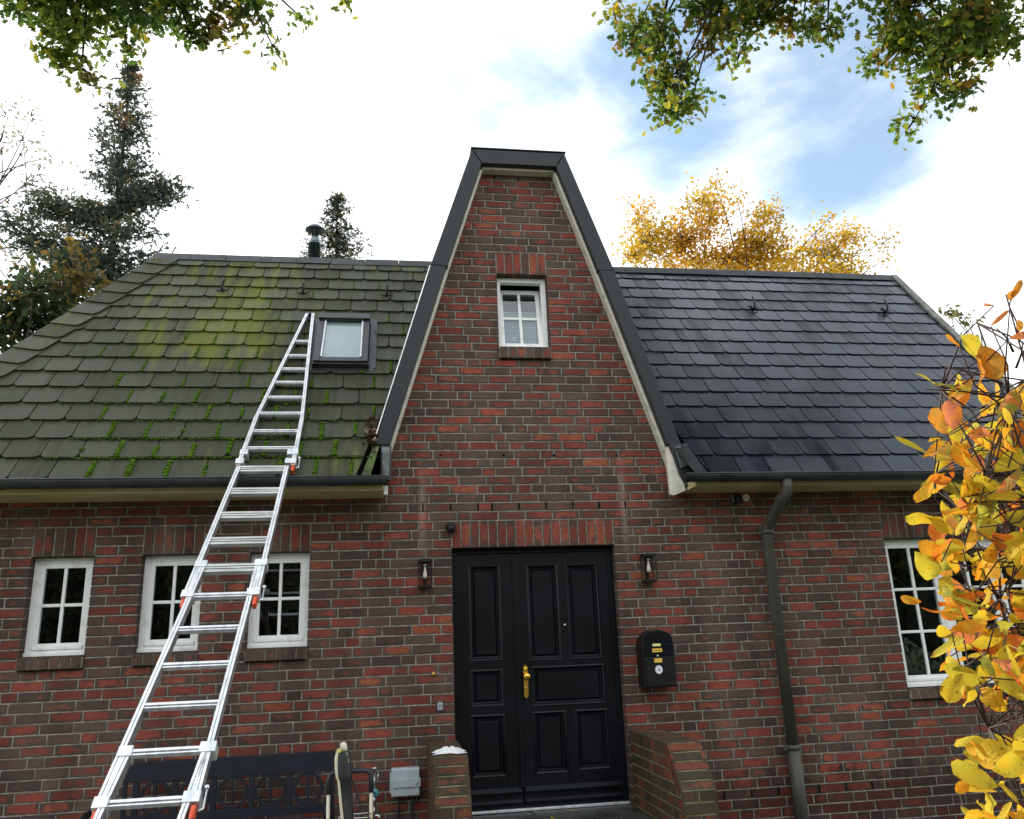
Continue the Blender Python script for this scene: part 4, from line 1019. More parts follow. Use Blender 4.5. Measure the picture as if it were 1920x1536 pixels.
q = MB(); oval(q, [(gp(x, y)[0], GY-.012, gp(x, y)[2], r*k) for x, y, r in [(644.5, 1391, 3), (644, 1394, 6), (645, 1402, 6.5), (647, 1408, 5)]][::-1], 1); q.build('nozzle_cap', 'creampl', g_)
q = MB(); c = gp(636.5, 1407); q.lathe([(.016, 0), (.016, -.008), (.012, -.011)], (c[0], GY-.028, c[2]), 1, 14); c = gp(651.5, 1419); q.obox((c[0], GY-.015, c[2]), V(.005, 0, -.0015), V(0, .008, 0), V(.008, 0, -.033)); q.build('trigger_catch', 'yellow', g_, .002)
q = MB(); q.tube([gp(653, 1452)+V(0, .02, 0), gp(660, 1465)+V(0, .03, 0), gp(667, 1480)+V(0, .03, 0), gp(675, 1508)+V(0, .03, 0), gp(681, 1545)+V(0, .03, 0), gp(684, 1600)+V(0, .04, 0), gp(676, 1640)+V(0, .05, 0)], .008, 10); q.build('hose', 'rubber', g_)

# standpipe with a blue gauge
PY = -.075
sp_ = thing('water_standpipe', (-.62, PY, GZ), 'chrome water standpipe with a blue gauge on the brick wall', 'water pipe')
c = at(702, 1500, PY); sx_ = c[0]
zf = lambda y: at(702, y, PY)[2]
q = MB(); q.lathe([(.010, zf(1600)-.3), (.010, zf(1528)), (.016, zf(1524)), (.016, zf(1518)), (.011, zf(1516)), (.013, zf(1508)), (.019, zf(1503)), (.019, zf(1497)), (.012, zf(1494)), (.012, zf(1472)), (.017, zf(1468)), (.017, zf(1462)), (.011, zf(1458)), (.012, zf(1444)), (.022, zf(1442)), (.022, zf(1439)), (.006, zf(1438))], (sx_, PY, 0), 2, 14)
for y in (1515, 1488): q.tube([(sx_, PY, zf(y)), (sx_, .004, zf(y))], .007, 8)
q.tube([(sx_, PY, zf(1531)), (sx_+.025, PY, zf(1529)), (sx_+.04, PY-.01, zf(1531)), (sx_+.045, PY-.012, zf(1540))], .011, 10)
q.build('pipe', 'steel', sp_)
q = MB(); q.tube([(sx_+.018, PY-.01, zf(1455)), (sx_+.030, PY-.014, zf(1451)), (sx_+.032, PY-.014, zf(1456)), (sx_+.020, PY-.01, zf(1460))], .004, 6, closed=True); q.build('tap_handle', 'steel', sp_)
q = MB(); c = at(703.5, 1487, PY-.02); q.lathe([(.026, .02), (.030, .012), (.030, -.010), (.026, -.014)], (c[0], PY-.02, c[2]), 1, 20); q.build('gauge', 'bluegauge', sp_)
q = MB(); q.box(c[0]-.010, c[0]-.004, PY-.037, PY-.0345, c[2]-.006, c[2]+.012); q.box(c[0]-.0035, c[0]+.010, PY-.037, PY-.0345, c[2]-.006, c[2]+.000); q.build('gauge_mark', 'black', sp_)

# grey meter box
jb = thing('electric_box', (-.415, -.05, .2), 'grey plastic electric box with a latch strap, low on the brick wall', 'electric box')
q = MB(); q.box(-.528, -.300, -.095, -.002, .212, .424); q.build('housing', 'grey', jb, .008, 3)
q = MB(); q.box(-.520, -.304, -.104, -.0955, .220, .418); q.build('lid', 'grey', jb, .004)
q = MB(); q.box(-.512, -.293, -.114, -.1045, .283, .345); q.box(-.300, -.293, -.104, -.05, .285, .343); q.lathe([(.013, 0), (.013, -.008), (.009, -.011)], (-.325, -.114, .314), 1, 14); q.build('latch', 'grey', jb, .003)
q = MB(); q.box(-.540, -.5285, -.085, -.03, .243, .395); q.build('hinge', 'grey', jb, .003)
for x in (-.47, -.36): q = MB(); q.tube([(x, -.04, .215), (x, -.035, .15), (x-.01, -.03, .0), (x-.015, -.03, GZ)], .011, 8); q.build('cable', 'rubber', jb)

# ------------------------------------------------------------------ letterbox
MYF = -.20
lb = thing('letterbox', (1.74, -.1, 1.15), 'black arch-topped letterbox with a white octagonal sticker right of the door', 'letterbox')
fx0, fx1 = at(1206, 1235, MYF)[0], at(1264, 1215, MYF)[0]; ztop, zbot = at(1231, 1180, MYF)[2], at(1215, 1290, MYF)[2]
r = (fx1-fx0)/2; mx_ = (fx0+fx1)/2
def arch(x0, x1, zb, zt_, y): 
    r = (x1-x0)/2; c = (x0+x1)/2; h = min(r*1.05, (zt_-zb)*.6)
    return [(x0, y, zb), (x1, y, zb)]+[(c+r*math.cos(t), y, zt_-h+h*math.sin(t)) for t in np.linspace(0, math.pi, 17)]
q = MB(); q.prism(arch(fx0, fx1, zbot, ztop, MYF), (0, -MYF-.002, 0)); q.build('case', 'black', lb, .006, 3)
q = MB(); i = .012; zA = ztop-r*.85
q.prism(arch(fx0+i, fx1-i, zA+.004, ztop-i, MYF-.010), (0, .0085, 0)); q.box(fx0+i, fx1-i, MYF-.014, MYF-.0015, zA-.055, zA-.003); q.box(fx0+i, fx1-i, MYF-.010, MYF-.0015, zA-.105, zA-.060)
q.build('flap', 'door', lb, .003)
q = MB(); q.box(fx0+.016, fx1-.016, MYF-.012, MYF-.0015, zbot+.01, zA-.110); q.box(fx0+.20, fx1-.02, MYF-.02, MYF-.0125, zbot+.012, zbot+.03); q.build('front_door', 'black', lb, .004)
def onbox(x, y, off): return at(1180+x/10.24, 1160+y/10.24, MYF-off)
def plate(xa, ya, xb, yb, nm, mt_, off=.0165):
    p, s = onbox(xa, ya, off), onbox(xb, yb, off); q = MB(); q.box(p[0], s[0], MYF-off, MYF-off+.004, s[2], p[2]); o = q.build(nm, mt_, lb, .0008); return p, s
plate(446, 484, 602, 528, 'plate', 'plate2'); p, s = plate(440, 578, 632, 640, 'plate', 'plate'); plate(478, 768, 632, 840, 'plate', 'plate')
q = MB(); q.box(p[0]+.010, s[0]-.008, MYF-.0178, MYF-.0166, (p[2]+s[2])/2-.0015, (p[2]+s[2])/2+.0025); q.build('plate_print', 'black', lb)
c = onbox(548, 712, .0165); q = MB(); q.lathe([(.009, .004), (.009, -.003), (.006, -.004)], (c[0], MYF-.0125, c[2]), 1, 14); q.build('lock', 'steel', lb)
c = onbox(570, 980, .015); q = MB(); R_ = .034
q.prism([(c[0]+R_*math.cos(t), MYF-.0150, c[2]+R_*1.08*math.sin(t)) for t in (np.arange(8)+.5)*math.pi/4], (0, .003, 0)); st_ = q.build('sticker', 'sticker', lb)
q = MB(); y_ = MYF-.0154
q.box(c[0]-.012, c[0]+.012, y_, y_+.0004, c[2]+.018, c[2]+.0205)
q.prism([(c[0]-.016, y_, c[2]-.002), (c[0]-.004, y_, c[2]+.010), (c[0]+.004, y_, c[2]+.010), (c[0]+.016, y_, c[2]-.002), (c[0]+.006, y_, c[2]-.009), (c[0]-.006, y_, c[2]-.009)], (0, .0004, 0))
for dx in (-.016, -.007, .002, .011): q.box(c[0]+dx, c[0]+dx+.006, y_, y_+.0004, c[2]-.020, c[2]-.018)
q.build('sticker_print', 'stickgrey', st_)

# ------------------------------------------------------------------ wall lanterns and small fittings
def lantern(cx, zt_, zb, label):
    t = thing('wall_lantern', (cx, -.06, zb), label, 'wall lamp', 'glass wall lanterns beside the front door')
    w, y0, y1 = .058, -.125, -.012
    q = MB(); q.box(cx-.016, cx+.016, -.012, -.0005, zb+.0, zt_-.0); q.build('back_plate', 'black', t, .002)
    q = MB(); q.box(cx-w-.004, cx+w+.004, y0-.004, y1, zt_-.022, zt_); q.box(cx-w+.006, cx+w-.006, y0+.006, y1-.006, zt_, zt_+.006)
    q.box(cx-w, cx+w, y0, y1, zb, zb+.018)
    for x in (cx-w, cx+w-.007):
        for y in (y0, y1-.007): q.box(x, x+.007, y, y+.007, zb+.018, zt_-.022)
    q.build('frame', 'black', t, .0015)
    q = MB(); h0, h1 = zb+.019, zt_-.023
    q.box(cx-w+.007, cx+w-.007, y0+.002, y0+.004, h0, h1); q.box(cx-w+.002, cx-w+.004, y0+.007, y1-.007, h0, h1); q.box(cx+w-.004, cx+w-.002, y0+.007, y1-.007, h0, h1); q.build('glass', 'clear', t)
    q = MB(); q.lathe([(.014, zt_-.023), (.014, zt_-.055), (.010, zt_-.06)], (cx, (y0+y1)/2, 0), 2, 12); q.build('lamp_holder', 'steel', t)
    q = MB(); q.lathe([(.009, zt_-.06), (.010, zt_-.085), (.017, zt_-.12), (.019, zt_-.14), (.014, zt_-.155), (.003, zt_-.162)], (cx, (y0+y1)/2, 0), 2, 14); q.build('bulb', 'bulb', t)
lantern(-.243, 2.092, 1.850, 'black glass wall lantern on the bricks left of the front door')
lantern(1.772, 2.092, 1.846, 'black glass wall lantern above the letterbox, right of the front door')
c = at(845, 991); q = MB(); q.ball((c[0], -.045, c[2]-.006), .042, 16, 10); md = q.build('motion_sensor', 'black'); tag(md, 'round black motion sensor on the wall above the door corner', 'motion sensor')
q = MB(); q.lathe([(.043, 0), (.043, -.03), (.036, -.045)], (c[0], 0, c[2]+.012), 1, 20); q.build('sensor_base', 'black', md)
c = at(813, 1264); q = MB(); q.lathe([(.022, 0), (.022, -.006), (.016, -.011)], (c[0], 0, c[2]), 1, 20); db = q.build('doorbell', mat('old brass', (.30, .19, .07), .4, metal=.8)); tag(db, 'small round brass doorbell button in the bricks left of the door', 'doorbell')
q = MB(); q.lathe([(.009, -.011), (.009, -.016), (.006, -.018)], (c[0], 0, c[2]), 1, 14); q.build('button', 'brass', db)
c = at(825, 1324); q = MB(); q.box(c[0]-.030, c[0]+.030, -.018, 0, c[2]-.042, c[2]+.042); sw = q.build('wall_switch', mat('anthracite', (.07, .07, .075), .4), None, .004); tag(sw, 'small dark switch plate with a pale centre, below the brass doorbell', 'wall switch')
q = MB(); q.box(c[0]-.020, c[0]+.020, -.022, -.0181, c[2]-.028, c[2]+.028); q.build('rocker', 'grey', sw, .002)
q = MB(); 
for dx in (-.008, .004): q.box(c[0]+dx, c[0]+dx+.005, -.0232, -.0221, c[2]-.014, c[2]+.016)
q.build('mark', 'rubber', sw)
c = at(1378, 937); q = MB(); q.box(c[0]-.035, c[0]+.048, -.055, 0, c[2]-.036, c[2]+.036); ca_ = q.build('security_camera', 'black', None, .006); tag(ca_, 'small black camera box on the bricks under the right gutter', 'camera')
q = MB(); q.lathe([(.018, 0), (.018, -.006), (.012, -.008)], (c[0]+.008, -.055, c[2]-.004), 1, 18); q.build('lens', 'rubber', ca_)
q = MB(); q.box(c[0]-.047, c[0]-.036, -.05, 0, c[2]-.03, c[2]+.034); q.build('bracket', 'steel', ca_)
c = at(1397, 934); q = MB(); R_ = .040; q.prism([(c[0]+R_*math.cos(t), -.03, c[2]+R_*math.sin(t)) for t in np.arange(6)*math.pi/3], (0, .03, 0)); al = q.build('alarm_sensor', 'creampl', None, .006); tag(al, 'cream six sided sensor beside the small black camera under the gutter', 'sensor')
q = MB(); q.box(c[0]-.006, c[0]+.006, -.033, -.0301, c[2]-.003, c[2]+.003); q.build('slot', 'rubber', al)
# ------------------------------------------------------------------ foliage
LEAF = [(0, 0), (.22, .25), (.27, .55), (.14, .85), (0, 1), (-.14, .85), (-.27, .55), (-.22, .25)]
OAK = [(0, -.1), (.06, .12), (.26, .2), (.14, .34), (.36, .5), (.18, .62), (.30, .82), (.12, .86), (0, 1), (-.12, .86), (-.30, .82), (-.18, .62), (-.36, .5), (-.14, .34), (-.26, .2), (-.06, .12)]
SPRAY = [(0, 0), (.03, .22), (.20, .42), (.05, .45), (.16, .72), (.03, .70), (0, 1), (-.03, .70), (-.16, .72), (-.05, .45), (-.20, .42), (-.03, .22)]
def unit(a): return a/np.maximum(np.linalg.norm(a, axis=-1, keepdims=True), 1e-9)
def leaf_cloud(name, P, size, cols, parent, mt, outline=LEAF, nb=None, db=None, nbw=.5, dbw=.5, cup=.12):
    P = np.asarray(P, float); n = len(P); size = np.broadcast_to(np.asarray(size, float), (n,))
    nn = unit(rng.normal(size=(n, 3))*(1-nbw)+(np.broadcast_to(nb, (n, 3))*nbw if nb is not None else 0))
    dd = unit(rng.normal(size=(n, 3))*(1-dbw)+(np.broadcast_to(db, (n, 3))*dbw if db is not None else 0))
    dd = unit(dd-nn*(dd*nn).sum(1, keepdims=True)); ss = np.cross(nn, dd)
    o = np.array(outline); k = len(o)
    vs = P[:, None]+size[:, None, None]*(o[None, :, :1]*ss[:, None]+o[None, :, 1:]*dd[:, None]+(cup*(np.abs(o[None, :, :1])*1.5-o[None, :, 1:]**2))*nn[:, None])
    me = bpy.data.meshes.new(name); me.vertices.add(n*k); me.vertices.foreach_set('co', vs.astype('f').ravel())
    me.loops.add(n*k); me.loops.foreach_set('vertex_index', np.arange(n*k, dtype='i'))
    me.polygons.add(n); me.polygons.foreach_set('loop_start', np.arange(n, dtype='i')*k)
    try: me.polygons.foreach_set('loop_total', np.full(n, k, 'i'))
    except Exception: pass
    a = me.attributes.new('col', 'FLOAT_COLOR', 'POINT')
    cc = np.ones((n, k, 4), 'f'); cc[:, :, :3] = np.asarray(cols)[:, None, :]; a.data.foreach_set('color', cc.ravel())
    me.materials.append(MT[mt]); me.update(calc_edges=True); me.validate()
    return link(name, me, parent)
def pick(n, pal, w, jit=.25):
    pal = np.array(pal); idx = rng.choice(len(pal), n, p=np.array(w)/sum(w))
    return np.clip(pal[idx]*(1+rng.normal(size=(n, 1))*jit)*(1+rng.normal(size=(n, 3))*jit*.3), .004, .9)
def limb_mesh(paths): 
    q = MB()
    for pts, r0, r1 in paths: q.tube(pts, r0, 7, r2=r1)
    return q
def curve(a, b, sag=.0, wob=.1, n=6):
    a, b = np.array(a, float), np.array(b, float); L_ = np.linalg.norm(b-a)
    w1 = rng.normal(size=3)*wob*L_
    return [a+(b-a)*t+w1*math.sin(math.pi*t)+V(0, 0, sag*L_*math.sin(math.pi*t)) for t in np.linspace(0, 1, n)]
def blob_tree(name, label, cat, base, fork, blobs, dist, lsize, pal, wts, dens, group=None, spread=.09, per=7, outline=LEAF, mt='leaf', trunk_r=.16, depth=.8, bypx=None, clump=.75, twr=.012, limb=.22, bs_=1.0):
    """trunk from base to fork, a limb to each crown mass (measured in the photo, put at its real distance), twigs and leaves round it"""
    t = thing(name, tuple(base), label, cat, group)
    paths = [(curve(base, fork, 0, .04, 7), trunk_r, trunk_r*.55)]; P = []; Cc = []; tw = []
    for bl in blobs:
        px, py, rx, ry = bl[:4]; c = bypx(px, py); sc = np.linalg.norm(c-CAM)/F
        c = c+AX[2]*rng.normal()*depth*.4
        paths.append((curve(fork, c, .06, .10, 8), trunk_r*limb, .008))
        ext_ = V(rx*sc*bs_, ry*sc*bs_, max(depth*.5, (rx+ry)/2*sc))
        n = max(3, int(dens*rx*ry/400))
        lc = pick(1, pal, wts, .1)[0]
        for i in range(n):
            d = rng.normal(size=3); d = d/np.linalg.norm(d)*rng.random()**(1/2.2)
            p = c+AX[0]*d[0]*ext_[0]+AX[1]*d[1]*ext_[1]+AX[2]*d[2]*ext_[2]
            if rng.random() < .55: tw.append((curve(c+(p-c)*.15, p, .03, .07, 4), twr, twr*.3))
            col = pick(per, pal, wts, .22); own = pick(1, pal, wts, .1)[0]
            P.append(p+rng.normal(size=(per, 3))*spread); Cc.append(col*(1-clump)+(own*.6+lc*.4)*clump*(1+rng.normal(size=(per, 1))*.2))
    limb_mesh(paths+tw).build('trunk', 'bark', t)
    P = np.concatenate(P); Cc = np.clip(np.concatenate(Cc), .004, .9)
    leaf_cloud('crown', P, lsize*(.7+.6*rng.random(len(P))), Cc, t, mt, outline, nb=V(0, 0, .8), nbw=.4, db=V(0, 0, -1), dbw=.35)
    return t
G1, G2, G3, YL, OR, BR_ = (.05, .10, .026), (.10, .17, .028), (.22, .30, .03), (.58, .46, .03), (.50, .20, .03), (.20, .08, .035)
# oak boughs hanging in from above
ob = lambda d: (lambda x, y: atd(x, y, d))
blob_tree('oak_tree', 'oak bough with small green and yellowing leaves hanging in at upper left', 'tree', (-7.2, -5.5, GZ), atd(120, -420, 10),
  [(60, 25, 32, 24), (110, 30, 45, 35), (180, 15, 70, 40), (150, 75, 42, 38), (125, 108, 28, 26), (160, 132, 28, 22), (228, 75, 26, 20), (245, 25, 60, 32), (330, 12, 50, 25), (350, 55, 26, 24), (385, 48, 30, 26), (445, 15, 50, 26), (500, 30, 26, 32), (498, 66, 12, 14), (545, -6, 20, 8), (648, 2, 7, 13), (180, -70, 120, 50), (380, -60, 120, 40), (30, -50, 60, 40)],
  10, .086, [G1, G2, G3, YL, BR_], [4, 5, 3.2, .7, .5], 6.2, 'overhanging oaks', .066, 11, OAK, depth=.8, bypx=ob(10), trunk_r=.2, bs_=.9)
blob_tree('oak_tree', 'oak bough with green, yellow and rust leaves hanging in at upper right', 'tree', (6.8, -6.2, GZ), atd(1620, -480, 12.3),
  [(1150, 18, 22, 18), (1200, 20, 50, 30), (1230, 70, 38, 42), (1262, 130, 46, 46), (1270, 180, 34, 28), (1238, 218, 9, 16), (1325, 30, 60, 32), (1318, 100, 26, 36), (1318, 160, 22, 32), (1390, 35, 45, 28), (1402, 76, 20, 18), (1450, 6, 50, 22), (1490, 30, 18, 18), (1530, 15, 40, 18), (1590, 4, 40, 20), (1680, 30, 48, 38), (1715, 65, 55, 52), (1742, 112, 56, 42), (1795, 60, 55, 46), (1762, 152, 36, 28), (1736, 208, 18, 24), (1788, 172, 22, 26), (1835, 60, 45, 30), (1885, 22, 45, 28), (1905, 62, 16, 22), (1852, 98, 22, 16), (1650, 105, 16, 14), (1250, -60, 110, 40), (1700, -60, 140, 50), (1480, -60, 120, 30), (1350, -190, 170, 60), (1750, -210, 190, 80), (2100, -60, 120, 90), (1600, -330, 220, 70)],
  12.3, .105, [G1, G2, G3, YL, OR, BR_], [3, 5, 4.2, 1.0, .7, .7], 7.2, 'overhanging oaks', .088, 11, OAK, depth=1.1, bypx=ob(12.3), trunk_r=.22, twr=.014, bs_=.93)
# golden beech behind the right roof
yb = lambda x, y: at(x, y, 9.5)
blob_tree('beech_tree', 'golden autumn beech tree rising behind the right slate roof', 'tree', (5.2, 9.8, GZ), at(1400, 640, 9.8),
  [(1215, 455, 42, 50), (1205, 402, 18, 26), (1185, 372, 8, 8), (1285, 445, 56, 55), (1300, 395, 26, 22), (1338, 402, 26, 46), (1332, 358, 10, 14), (1365, 395, 14, 10), (1420, 462, 52, 50), (1430, 408, 24, 22), (1440, 392, 8, 16), (1480, 480, 40, 26), (1540, 432, 14, 10), (1528, 425, 10, 6), (1565, 472, 60, 34), (1600, 440, 30, 22), (1640, 462, 18, 8), (1655, 488, 9, 8), (1380, 485, 80, 38), (1180, 492, 22, 22), (1300, 540, 120, 40), (1480, 540, 120, 40), (1605, 500, 40, 20)],
  16, .090, [(.72, .46, .035), (.62, .31, .03), (.44, .33, .05), (.22, .20, .05)], [6, 5, 2, 1], 28, None, .13, 8, LEAF, depth=1.4, bypx=yb, trunk_r=.12, twr=.008, limb=.13)
sb = lambda x, y: at(x, y, 8)
blob_tree('young_tree', 'small sparse tree showing beside the right roof edge', 'tree', (9.3, 8, GZ), at(1840, 700, 8), [(1785, 590, 12, 6), (1805, 588, 14, 6), (1830, 600, 10, 7), (1798, 606, 10, 5), (1815, 640, 30, 12), (1770, 590, 8, 5)], 15, .12,
  [(.22, .2, .06), (.12, .12, .05)], [1, 1], 8, None, .08, 5, LEAF, depth=.3, bypx=sb, trunk_r=.08)
# birch far left, its paleness painted flare, and dark mixed shrub-tree under the conifer
pb = lambda x, y: at(x, y, 14)
blob_tree('birch_tree', 'thin birch with sparse leaves paled by painted flare at the far left', 'tree', (-11.5, 14, GZ), at(-60, 420, 14), [(10, 190, 16, 20), (22, 225, 26, 26), (48, 215, 12, 18), (15, 275, 30, 30), (55, 265, 30, 24), (85, 290, 22, 20), (40, 310, 34, 22), (90, 315, 14, 12), (15, 345, 22, 20), (10, 455, 24, 16), (15, 490, 26, 30), (40, 470, 20, 14), (10, 560, 24, 30)], 20, .13,
  [(.30, .27, .22), (.42, .38, .30), (.22, .18, .13)], [2, 2, 1], 3.2, None, .16, 5, LEAF, depth=1.2, bypx=pb, trunk_r=.12, twr=.02)
ub = lambda x, y: at(x, y, 6.5)
blob_tree('laurel_tree', 'dense dark evergreen with some orange leaves beside the left roof hip', 'tree', (-6.9, 6.5, GZ), at(40, 720, 6.5), [(60, 520, 40, 34), (100, 500, 40, 30), (45, 560, 60, 40), (120, 545, 50, 42), (60, 610, 70, 44), (150, 570, 40, 36), (15, 600, 30, 40), (20, 645, 40, 24), (110, 600, 50, 34), (190, 530, 34, 40), (20, 700, 60, 50)], 14, .13,
  [(.026, .045, .020), (.04, .06, .025), (.10, .12, .02), (.38, .20, .04)], [6, 4, 1, .6], 7.5, None, .15, 7, LEAF, depth=1.2, bypx=ub, trunk_r=.12, twr=.02)

def conifer(name, label, base, top, rfun, nb_, pal, wts, sp, group=None, seed=1, up=.25, ex=(), dens=1.0):
    t = thing(name, tuple(base), label, 'tree', group); base, top = np.array(base, float), np.array(top, float); Hh = top[2]-base[2]
    q = MB(); q.tube([base+(top-base)*k for k in np.linspace(0, 1, 9)], .02*Hh*.6, 8, r2=.012); P = []; Cc = []; D = []
    br = []
    for i in range(nb_):
        f = 1-(i+.5)/nb_*.78; f += rng.normal()*.006; r = rfun(f)*(.72+.5*rng.random()); a = i*2.399+rng.normal()*.3; br.append((f, r, a))
    for f, a, r in ex: br += [(f+rng.normal()*.012, r*(.8+.3*rng.random()), a+rng.normal()*.12) for _ in range(7)]
    for f, r, a in br:
        o = base+(top-base)*f; d = V(math.cos(a), math.sin(a), 0); tip = o+d*r+V(0, 0, r*(up*(.4+.8*rng.random())))
        mid = (o+tip)/2-V(0, 0, r*.10); pts = [o, o*.5+mid*.5-V(0, 0, r*.02), mid, mid*.5+tip*.5, tip]; q.tube(pts, .014+.012*r, 5, r2=.005)
        pp = np.array([np.array(pts[0])*(1-u)**2+2*mid*u*(1-u)+tip*u*u for u in np.linspace(.10, 1, max(4, int(9*r/ .9*dens)))])
        own = pick(1, pal, wts, .1)[0]
        for u, p in zip(np.linspace(.10, 1, len(pp)), pp):
            k = int(11*dens); wdt = .05+.22*r*(1-abs(u-.55))*.55
            off = rng.normal(size=(k, 3))*V(wdt, wdt, wdt*.45); P.append(p+off); D.append(np.tile(d*.7+V(0, 0, -.15+.4*up), (k, 1))); Cc.append(pick(k, pal, wts, .2)*.45+own*.55)
    q.build('trunk', 'bark', t)
    P, D, Cc = np.concatenate(P), np.concatenate(D), np.clip(np.concatenate(Cc), .004, .9)
    leaf_cloud('crown', P, sp*(.6+.8*rng.random(len(P))), Cc, t, 'needle', SPRAY, nb=V(0, 0, .6), nbw=.35, db=D, dbw=.62, cup=.25)
    return t
tp = at(246, 124, 10); CN = [(.050, .072, .056), (.085, .115, .082), (.14, .16, .08), (.50, .26, .09)]
conifer('conifer_tree', 'tall ragged dark conifer above the left roof hip', (tp[0]+.1, 10, GZ), tp, lambda f: .07+2.35*max(0, 1-f)**.82, 165, CN, [6, 4, 1.6, .35], .17, up=.40,
        ex=((.765, 0.05, 1.25), (.73, 3.1, 1.75), (.66, 3.25, 2.2)), dens=1.15)
tp = at(633, 362, 12); SC = [(.028, .042, .030), (.05, .062, .035), (.26, .24, .07)]
conifer('spruce_tree', 'small pointed spruce behind the roof ridge beside the steel flue', (tp[0]+.02, 12, GZ), tp, lambda f: .06+5.2*max(0, 1-f)**1.0, 210, SC, [5, 4, 1.2], .13, up=-.02, dens=1.2)

# trees behind the camera, seen in the window panes
for x, y, h, r in ((-10.5, -17, 7.5, 2.6), (-6.0, -18.5, 6.5, 2.6), (-1.5, -17.5, 7.0, 2.7), (3.0, -18.5, 6.3, 2.6), (8.0, -17.5, 7.4, 2.7), (13, -18, 8.5, 3), (18.5, -19, 9, 3.2), (24, -20, 9, 3.2)):
    t = thing('hedge_tree', (x, y, GZ), 'dense hedge tree standing behind the camera', 'tree', 'hedge trees across the drive')
    q = MB(); q.tube([(x, y, GZ), (x, y, h*.7)], .16, 8, r2=.04); q.build('trunk', 'bark', t)
    n = 9000; d = unit(rng.normal(size=(n, 3)))*(rng.random((n, 1))**.25); P = V(x, y, h*.52)+d*V(r*1.15, 1.6, h*.56)
    q = MB(); q.ball((x, y, h*.53), 1, 14, 10, 0, (r*.98, 1.2, h*.50)); q.build('added_core', 'hedgecore', t)  # solid dark ball added to stop sky showing through in the panes
    leaf_cloud('crown', P, .17*(.6+.8*rng.random(n)), pick(n, [(.025, .040, .012), (.06, .085, .020), (.16, .16, .04)], [5, 3, .5]), t, 'leaf')

# ------------------------------------------------------------------ autumn shrub close on the right
def big_leaves(name, items, parent):
    """each leaf: ovate blade with midrib fold and curl, base at p, growing along d, facing n"""
    me = bpy.data.meshes.new(name); vs = []; fs = []; c1 = []; c2 = []; uv = []
    K = 9
    for p, d, nn, ln, wd, ca, cb, curl, fold in items:
        s = np.cross(nn, d); s /= np.linalg.norm(s); nn = np.cross(d, s); o = len(vs)
        ph = rng.random()*6; wv = .05*ln*rng.random()*1.4
        for i in range(K):
            t = i/(K-1); w = wd*(math.sin(math.pi*min(1, t*.90+.02)**1.12))**.72 if 0 < i < K-1 else (.002 if i == 0 else wd*.12)
            curl = curl if abs(curl) > .02 else .02; ang = curl*t; cpt = p+d*ln*math.sin(ang)/curl-nn*ln*(1-math.cos(ang))/curl
            for k in (-1, -.55, 0, .55, 1):
                vs.append(cpt+s*w*k/2+nn*(fold*abs(k)*w*.5+wv*math.sin(9*t+ph+k*2)*abs(k))); uv.append((k*.5, t, 0)); c1.append((*ca, 1)); c2.append((*cb, 1))
        for i in range(K-1):
            for k in range(4): a = o+i*5+k; fs.append((a, a+1, a+6, a+5))
    me.from_pydata([tuple(v) for v in vs], [], fs); me.polygons.foreach_set('use_smooth', [True]*len(fs))
    for nm, arr, ty in (('col', c1, 'FLOAT_COLOR'), ('col2', c2, 'FLOAT_COLOR')):
        a = me.attributes.new(nm, ty, 'POINT'); a.data.foreach_set('color', np.array(arr, 'f').ravel())
    a = me.attributes.new('buv', 'FLOAT_VECTOR', 'POINT'); a.data.foreach_set('vector', np.array(uv, 'f').ravel())
    me.materials.append(MT['bigleaf']); me.update()
    return link(name, me, parent)
SB = V(1.62, -4.95, GZ)
shrub = thing('autumn_shrub', tuple(SB), 'close shrub with large yellow and orange leaves at the right edge', 'shrub')
YEL, YG, ORG, RED, OLV, BRN, PNK = (.74, .50, .03), (.55, .50, .05), (.78, .27, .02), (.72, .13, .03), (.22, .24, .04), (.50, .26, .05), (.62, .20, .12)
PALS = [(YEL, YG), (YEL, ORG), (YG, YEL), (ORG, RED), (ORG, YEL), (OLV, YG), (OLV, RED), (YG, OLV), (BRN, ORG), (PNK, ORG)]
PW = [6.5, 5.5, 3.2, 3.6, 4.2, 1.5, 1.6, 1.6, 1.0, 1.6]
items = []; stems = []; anchors = []
def put(px, py, dist, ln, wd, pal, tilt=None, face=.6):
    p = atd(px, py, dist)
    if tilt is None: d = unit(rng.normal(size=3)*.75+V(-.45, -.1, -.15))
    else: d = unit(AX[0]*math.cos(tilt)+AX[1]*math.sin(tilt)+AX[2]*rng.normal()*.35)
    nn = unit(-AX[2]*face+rng.normal(size=3)*.55+V(-.1, 0, .35))
    base_ = p-d*ln*.5
    items.append((base_, d, nn, ln, wd, pal[0], pal[1], rng.normal()*1.0, .12+.55*rng.random())); anchors.append(base_)
outl = [(720, 1770), (800, 1775), (860, 1740), (900, 1745), (960, 1735), (1020, 1745), (1060, 1745), (1110, 1765), (1160, 1775), (1210, 1780), (1260, 1775), (1300, 1800), (1325, 1860)]
def left_edge(y):
    for (y0, x0), (y1, x1) in zip(outl, outl[1:]):
        if y0 <= y <= y1: return x0+(x1-x0)*(y-y0)/(y1-y0)
n = 0
while n < 430:
    y = 725+rng.random()*600; x0_ = left_edge(y); x = x0_+(2060-x0_)*rng.random()
    put(x, y, 2.15+.75*rng.random()**1.0, .052+.045*rng.random(), .028+.022*rng.random(), PALS[rng.choice(len(PALS), p=np.array(PW)/sum(PW))]); n += 1
n = 0
while n < 66:
    y = 1385+rng.random()*260; x0_ = 1815+max(0, y-1400)*.10; x = x0_+(2040-x0_)*rng.random()
    put(x, y, 2.1+.5*rng.random(), .062+.04*rng.random(), .034+.02*rng.random(), PALS[rng.choice(4, p=[.5, .3, .15, .05])]); n += 1
